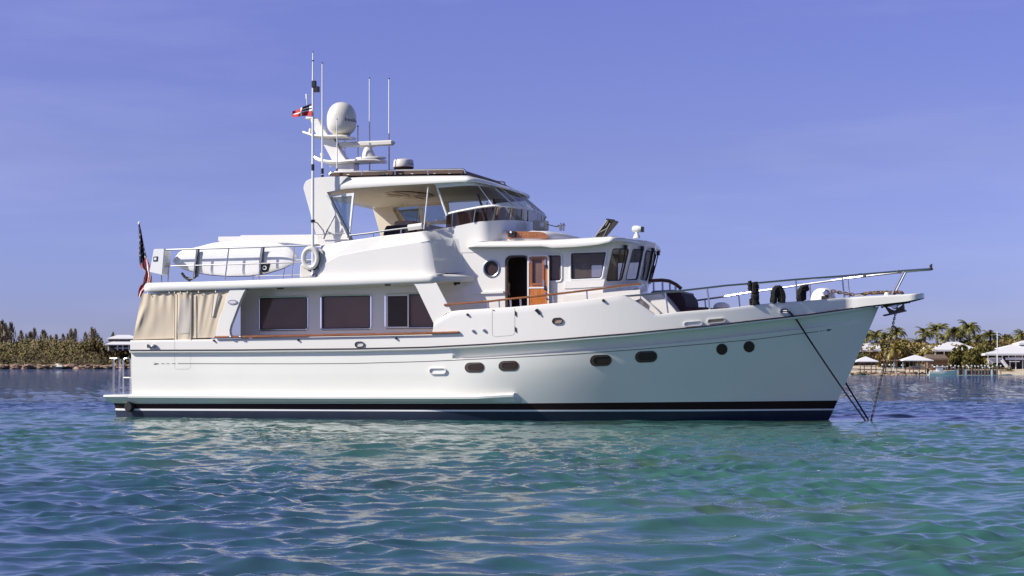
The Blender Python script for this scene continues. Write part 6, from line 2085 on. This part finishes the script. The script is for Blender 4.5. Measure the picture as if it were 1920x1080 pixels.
# bow rails
def rail_pts(px_list, off=-.09):
    out = []
    for a, b in px_list:
        q = HBW(a, b, off) if a < 1640 else P(a, b, lerp(-(PULW - .08), -.14, min(1, (a - 1640) / 100)))
        out.append(q)
    return out
tr_pts = [(1162.5, 556.3), (1200, 553.2), (1231, 550), (1277, 545.2), (1320, 540.3), (1360, 535.6), (1409, 531.6), (1450, 528), (1492, 524.2), (1530, 521.4), (1577, 518), (1620, 514.2), (1660, 510.8), (1695, 507.6), (1730, 505.2), (1745, 504.2)]
mb = MB(); mb.tube(rail_pts(tr_pts), .023, 8); mb.mirror(); BR = mb.build("bow_rail", STEEL, YACHT)
mb = MB(); e = P(1746.3, 504.4, 0); mb.tube([e + Vector((-.02, -.16, 0)), e + Vector((.0, -.1, 0)), e + Vector((.02, 0, 0)), e + Vector((0, .1, 0)), e + Vector((-.02, .16, 0))], .024, 8)
mb.tube([e + Vector((.0, 0, 0)), P(1746.5, 495, 0)], .022, 8); mb.box(P(1745.5, 500, 0), (.06, .05, .08)); mb.build("rail_end", DSTEEL, BR)
mb = MB()
for (a, b), (c_, d) in (((1247.6, 548.6), (1253, 590)), ((1326, 539.8), (1331, 582)), ((1409.5, 531.6), (1411.5, 574)), ((1492.3, 524.2), (1495.3, 567)), ((1579, 518), (1583.5, 560)), ((1695.5, 507.6), (1671.5, 553.5))):
    A = rail_pts([(a, b), (c_, d)]); mb.tube(A, .021, 8)
mb.mirror(); mb.build("rail_post", STEEL, BR)
mb = MB()
for a in (1613, 1684):
    q = rail_pts([(a, 514.6 if a < 1640 else 508.6)])[0]
    mb.tube([q + Vector((-.05, 0, 0)), q, q + Vector((.05, 0, 0))], [.02, .034, .02], 8)
mb.mirror(); mb.build("rail_joint", STEEL, BR)
# black mooring-line covers hung on the rail
def coil(pts_sets, label, name="rope_coil"):
    mb = MB(); rnd = random.Random(len(label))
    for pts, r in pts_sets:
        q = rail_pts(pts, -.04)
        q = resample(q, 14)
        mb.tube([p + Vector((rnd.uniform(-.008, .008), rnd.uniform(-.01, .01), rnd.uniform(-.008, .008))) for p in q], [r * rnd.uniform(.85, 1.15) for _ in q], 7)
    return yobj(mb, name, ROPEB, label, "rope coil", "black rope coils hung along the bow rail")
coil([([(1405.5, 527.5), (1405.5, 536), (1406, 544)], .045), ([(1414, 528), (1413.5, 540), (1415, 572)], .075), ([(1418.5, 533), (1418, 550), (1418.5, 571)], .06), ([(1413, 533), (1420, 538), (1416, 545)], .05), ([(1407, 560), (1408, 572)], .03), ([(1421.5, 566), (1422, 571)], .03)], "tall straight black rope coil, the aftmost on the bow rail")
coil([([(1449.5, 568), (1450.5, 552), (1452, 542), (1457, 539), (1463, 541), (1466, 550), (1466.5, 567)], .075), ([(1453, 567), (1453.5, 550), (1458, 543), (1461.5, 550), (1462, 567)], .055), ([(1460, 538), (1465, 539.5)], .04)], "black rope coil draped in an arch over the bow rail's middle")
coil([([(1500, 563.5), (1499.5, 550), (1502, 542)], .08), ([(1503, 545), (1504, 555), (1504.5, 563)], .055), ([(1501, 543), (1508, 537.5), (1514, 538), (1511, 543), (1505, 543)], .065), ([(1509, 543), (1509.5, 562)], .03)], "black rope coil with a knotted head nearest the windlass")
# chain along the pulpit, brown rope, roller and anchor
def chain(pts, name, label, step=.075, m=DSTEEL, link=.052, wr=.011):
    q = [Vector(p) for p in pts]
    L = sum((b - a).length for a, b in zip(q[:-1], q[1:])); n = max(3, int(L / step))
    q = resample(q, n + 1); mb = MB()
    for i in range(n):
        a, b = q[i], q[i + 1]; c = (a + b) / 2; d = (b - a).normalized()
        s = d.cross(Vector((0, 1, 0))).normalized(); s2 = d.cross(s).normalized()
        s = s if i % 2 == 0 else s2
        mb.tube([c + d * (link * cos(t)) + s * (link * .55 * sin(t)) for t in [2 * pi * k / 10 for k in range(10)]], wr, 5, closed=True)
    return yobj(mb, name, m, label, "chain")
chain(pp([(1560, 545.5), (1580, 549.5), (1600, 552.5)], -.3), "anchor_chain", "rusty chain leading from the windlass along the pulpit", m=ROPET, step=.07, link=.055, wr=.016)
mb = MB(); rnd = random.Random(5)
for k in range(5):
    q = resample(pp([(1603 + 4 * k, 553.5), (1625, 550.5 - .6 * (k % 3)), (1650, 549 - .7 * (k % 3)), (1690, 547.8 + .5 * (k % 2)), (1693, 551)], -.22 + .1 * k), 30)
    mb.tube([p + Vector((0, rnd.uniform(-.02, .02), rnd.uniform(-.012, .012))) for p in q], .032, 6)
yobj(mb, "rope_heap", ROPET, "brown rope heaped along the bow pulpit", "rope")
lathe_px("roller_cap", 1663, -.3, [(0, 547.8), (3.5, 548.3), (5, 551), (5, 556), (0, 556)], WHITEP, YACHT, 14)
mb = MB(); mb.tube(pp([(1603, 553), (1612, 552), (1619, 554)], -.36), .03, 6); mb.build("pulpit_cleat", STEEL, YACHT)
mb = MB()
mb.prism(pp([(1655, 571), (1699, 564), (1700, 567.5), (1656, 575.5)], -.2), (0, .4, 0)); mb.build("roller_frame", DSTEEL, YACHT, smooth=0)
AM = mat("anchor_bronze_grey", (.10, .075, .055), .5, vary=.5, vscale=12)
mb = MB()
mb.prism(pp([(1658, 574), (1664, 576), (1671, 580), (1678, 582), (1684, 577), (1690, 573), (1694, 568), (1695.5, 581.5), (1680, 586), (1667, 588)], -.10), (0, .2, 0))
AN = yobj(mb, "bow_anchor", AM, "dark plough anchor stowed under the bow pulpit", "anchor", bevel=.01, smooth=20); part_of(AN)
mb = MB(); q = pp([(1655, 590.3), (1697, 580.8), (1697, 583), (1656, 592.3)], -.2); mb.prism(q, (0, .4, 0)); childpart(mb, "fluke", AM, AN, smooth=0)
mb = MB(); mb.tube(pp([(1668, 573), (1680, 572), (1689, 569)], -.11), .03, 8); mb.lathe(P(1677, 574, -.12), [(0, -.03), (.06, -.03), (.07, 0), (.07, .2), (0, .2)], 14, axis='Y'); childpart(mb, "shackle", STEEL, AN)
mb = MB(); mb.lathe(P(1703, 566.5, -.15), [(0, -.02), (.02, -.02), (.02, .3), (0, .3)], 8, axis='Y'); mb.tube(pp([(1652, 575.5), (1656, 576)], -.15), .025, 6); mb.build("roller_pin", DSTEEL, YACHT)
yE = -.25
E = P(1632, 786, yE); E.z = -.06
chain([P(1679, 587, -.12), Vector((lerp(P(1679, 587, -.12).x, E.x, .5) , -.18, lerp(P(1679, 587, -.12).z, E.z, .52))), E], "anchor_chain", "dark anchor chain hanging from under the bow pulpit into the water", step=.052, link=.038, wr=.010)
# bridles
mb = MB()
HC = HBW(1471.3, 583, .03)
fr = porthole(1471, 583.3, 19, 14, HBW, rim=STEEL, pane=BLACK, tilt=.07, rw=2.4, name="bow_fairlead", parent=BULW, off=.06)
mb = MB(); mb.box(HBW(1471, 582.3, .055), (.12, .03, .025)); mb.box(HBW(1471, 586, .055), (.12, .03, .02)); mb.build("fairlead_bar", OFFW, fr)
mb = MB()
a = HBW(1480, 584.5, .06); b = H(1493, 599, .06)
e = P(1626, 786, yE - .1); e.z = -.05
mb.tube([HBW(1474, 584, .04), a, b] + [b.lerp(e, k / 10) - Vector((0, 0, .04 * sin(pi * k / 10))) for k in range(1, 11)], .021, 8)
yobj(mb, "mooring_bridle", ROPEB, "long black rope slanting across the bow from the near fairlead to the water", "rope")
mb = MB()
a2 = Vector((a.x, -a.y, a.z)); e2 = P(1632, 785, yE + .1); e2.z = -.05
mb.tube([a2.lerp(e2, k / 10) - Vector((0, 0, .04 * sin(pi * k / 10))) for k in range(11)], .021, 8)
yobj(mb, "mooring_bridle", ROPEB, "black rope mostly hidden behind the stem, between the long rope and the chain", "rope")
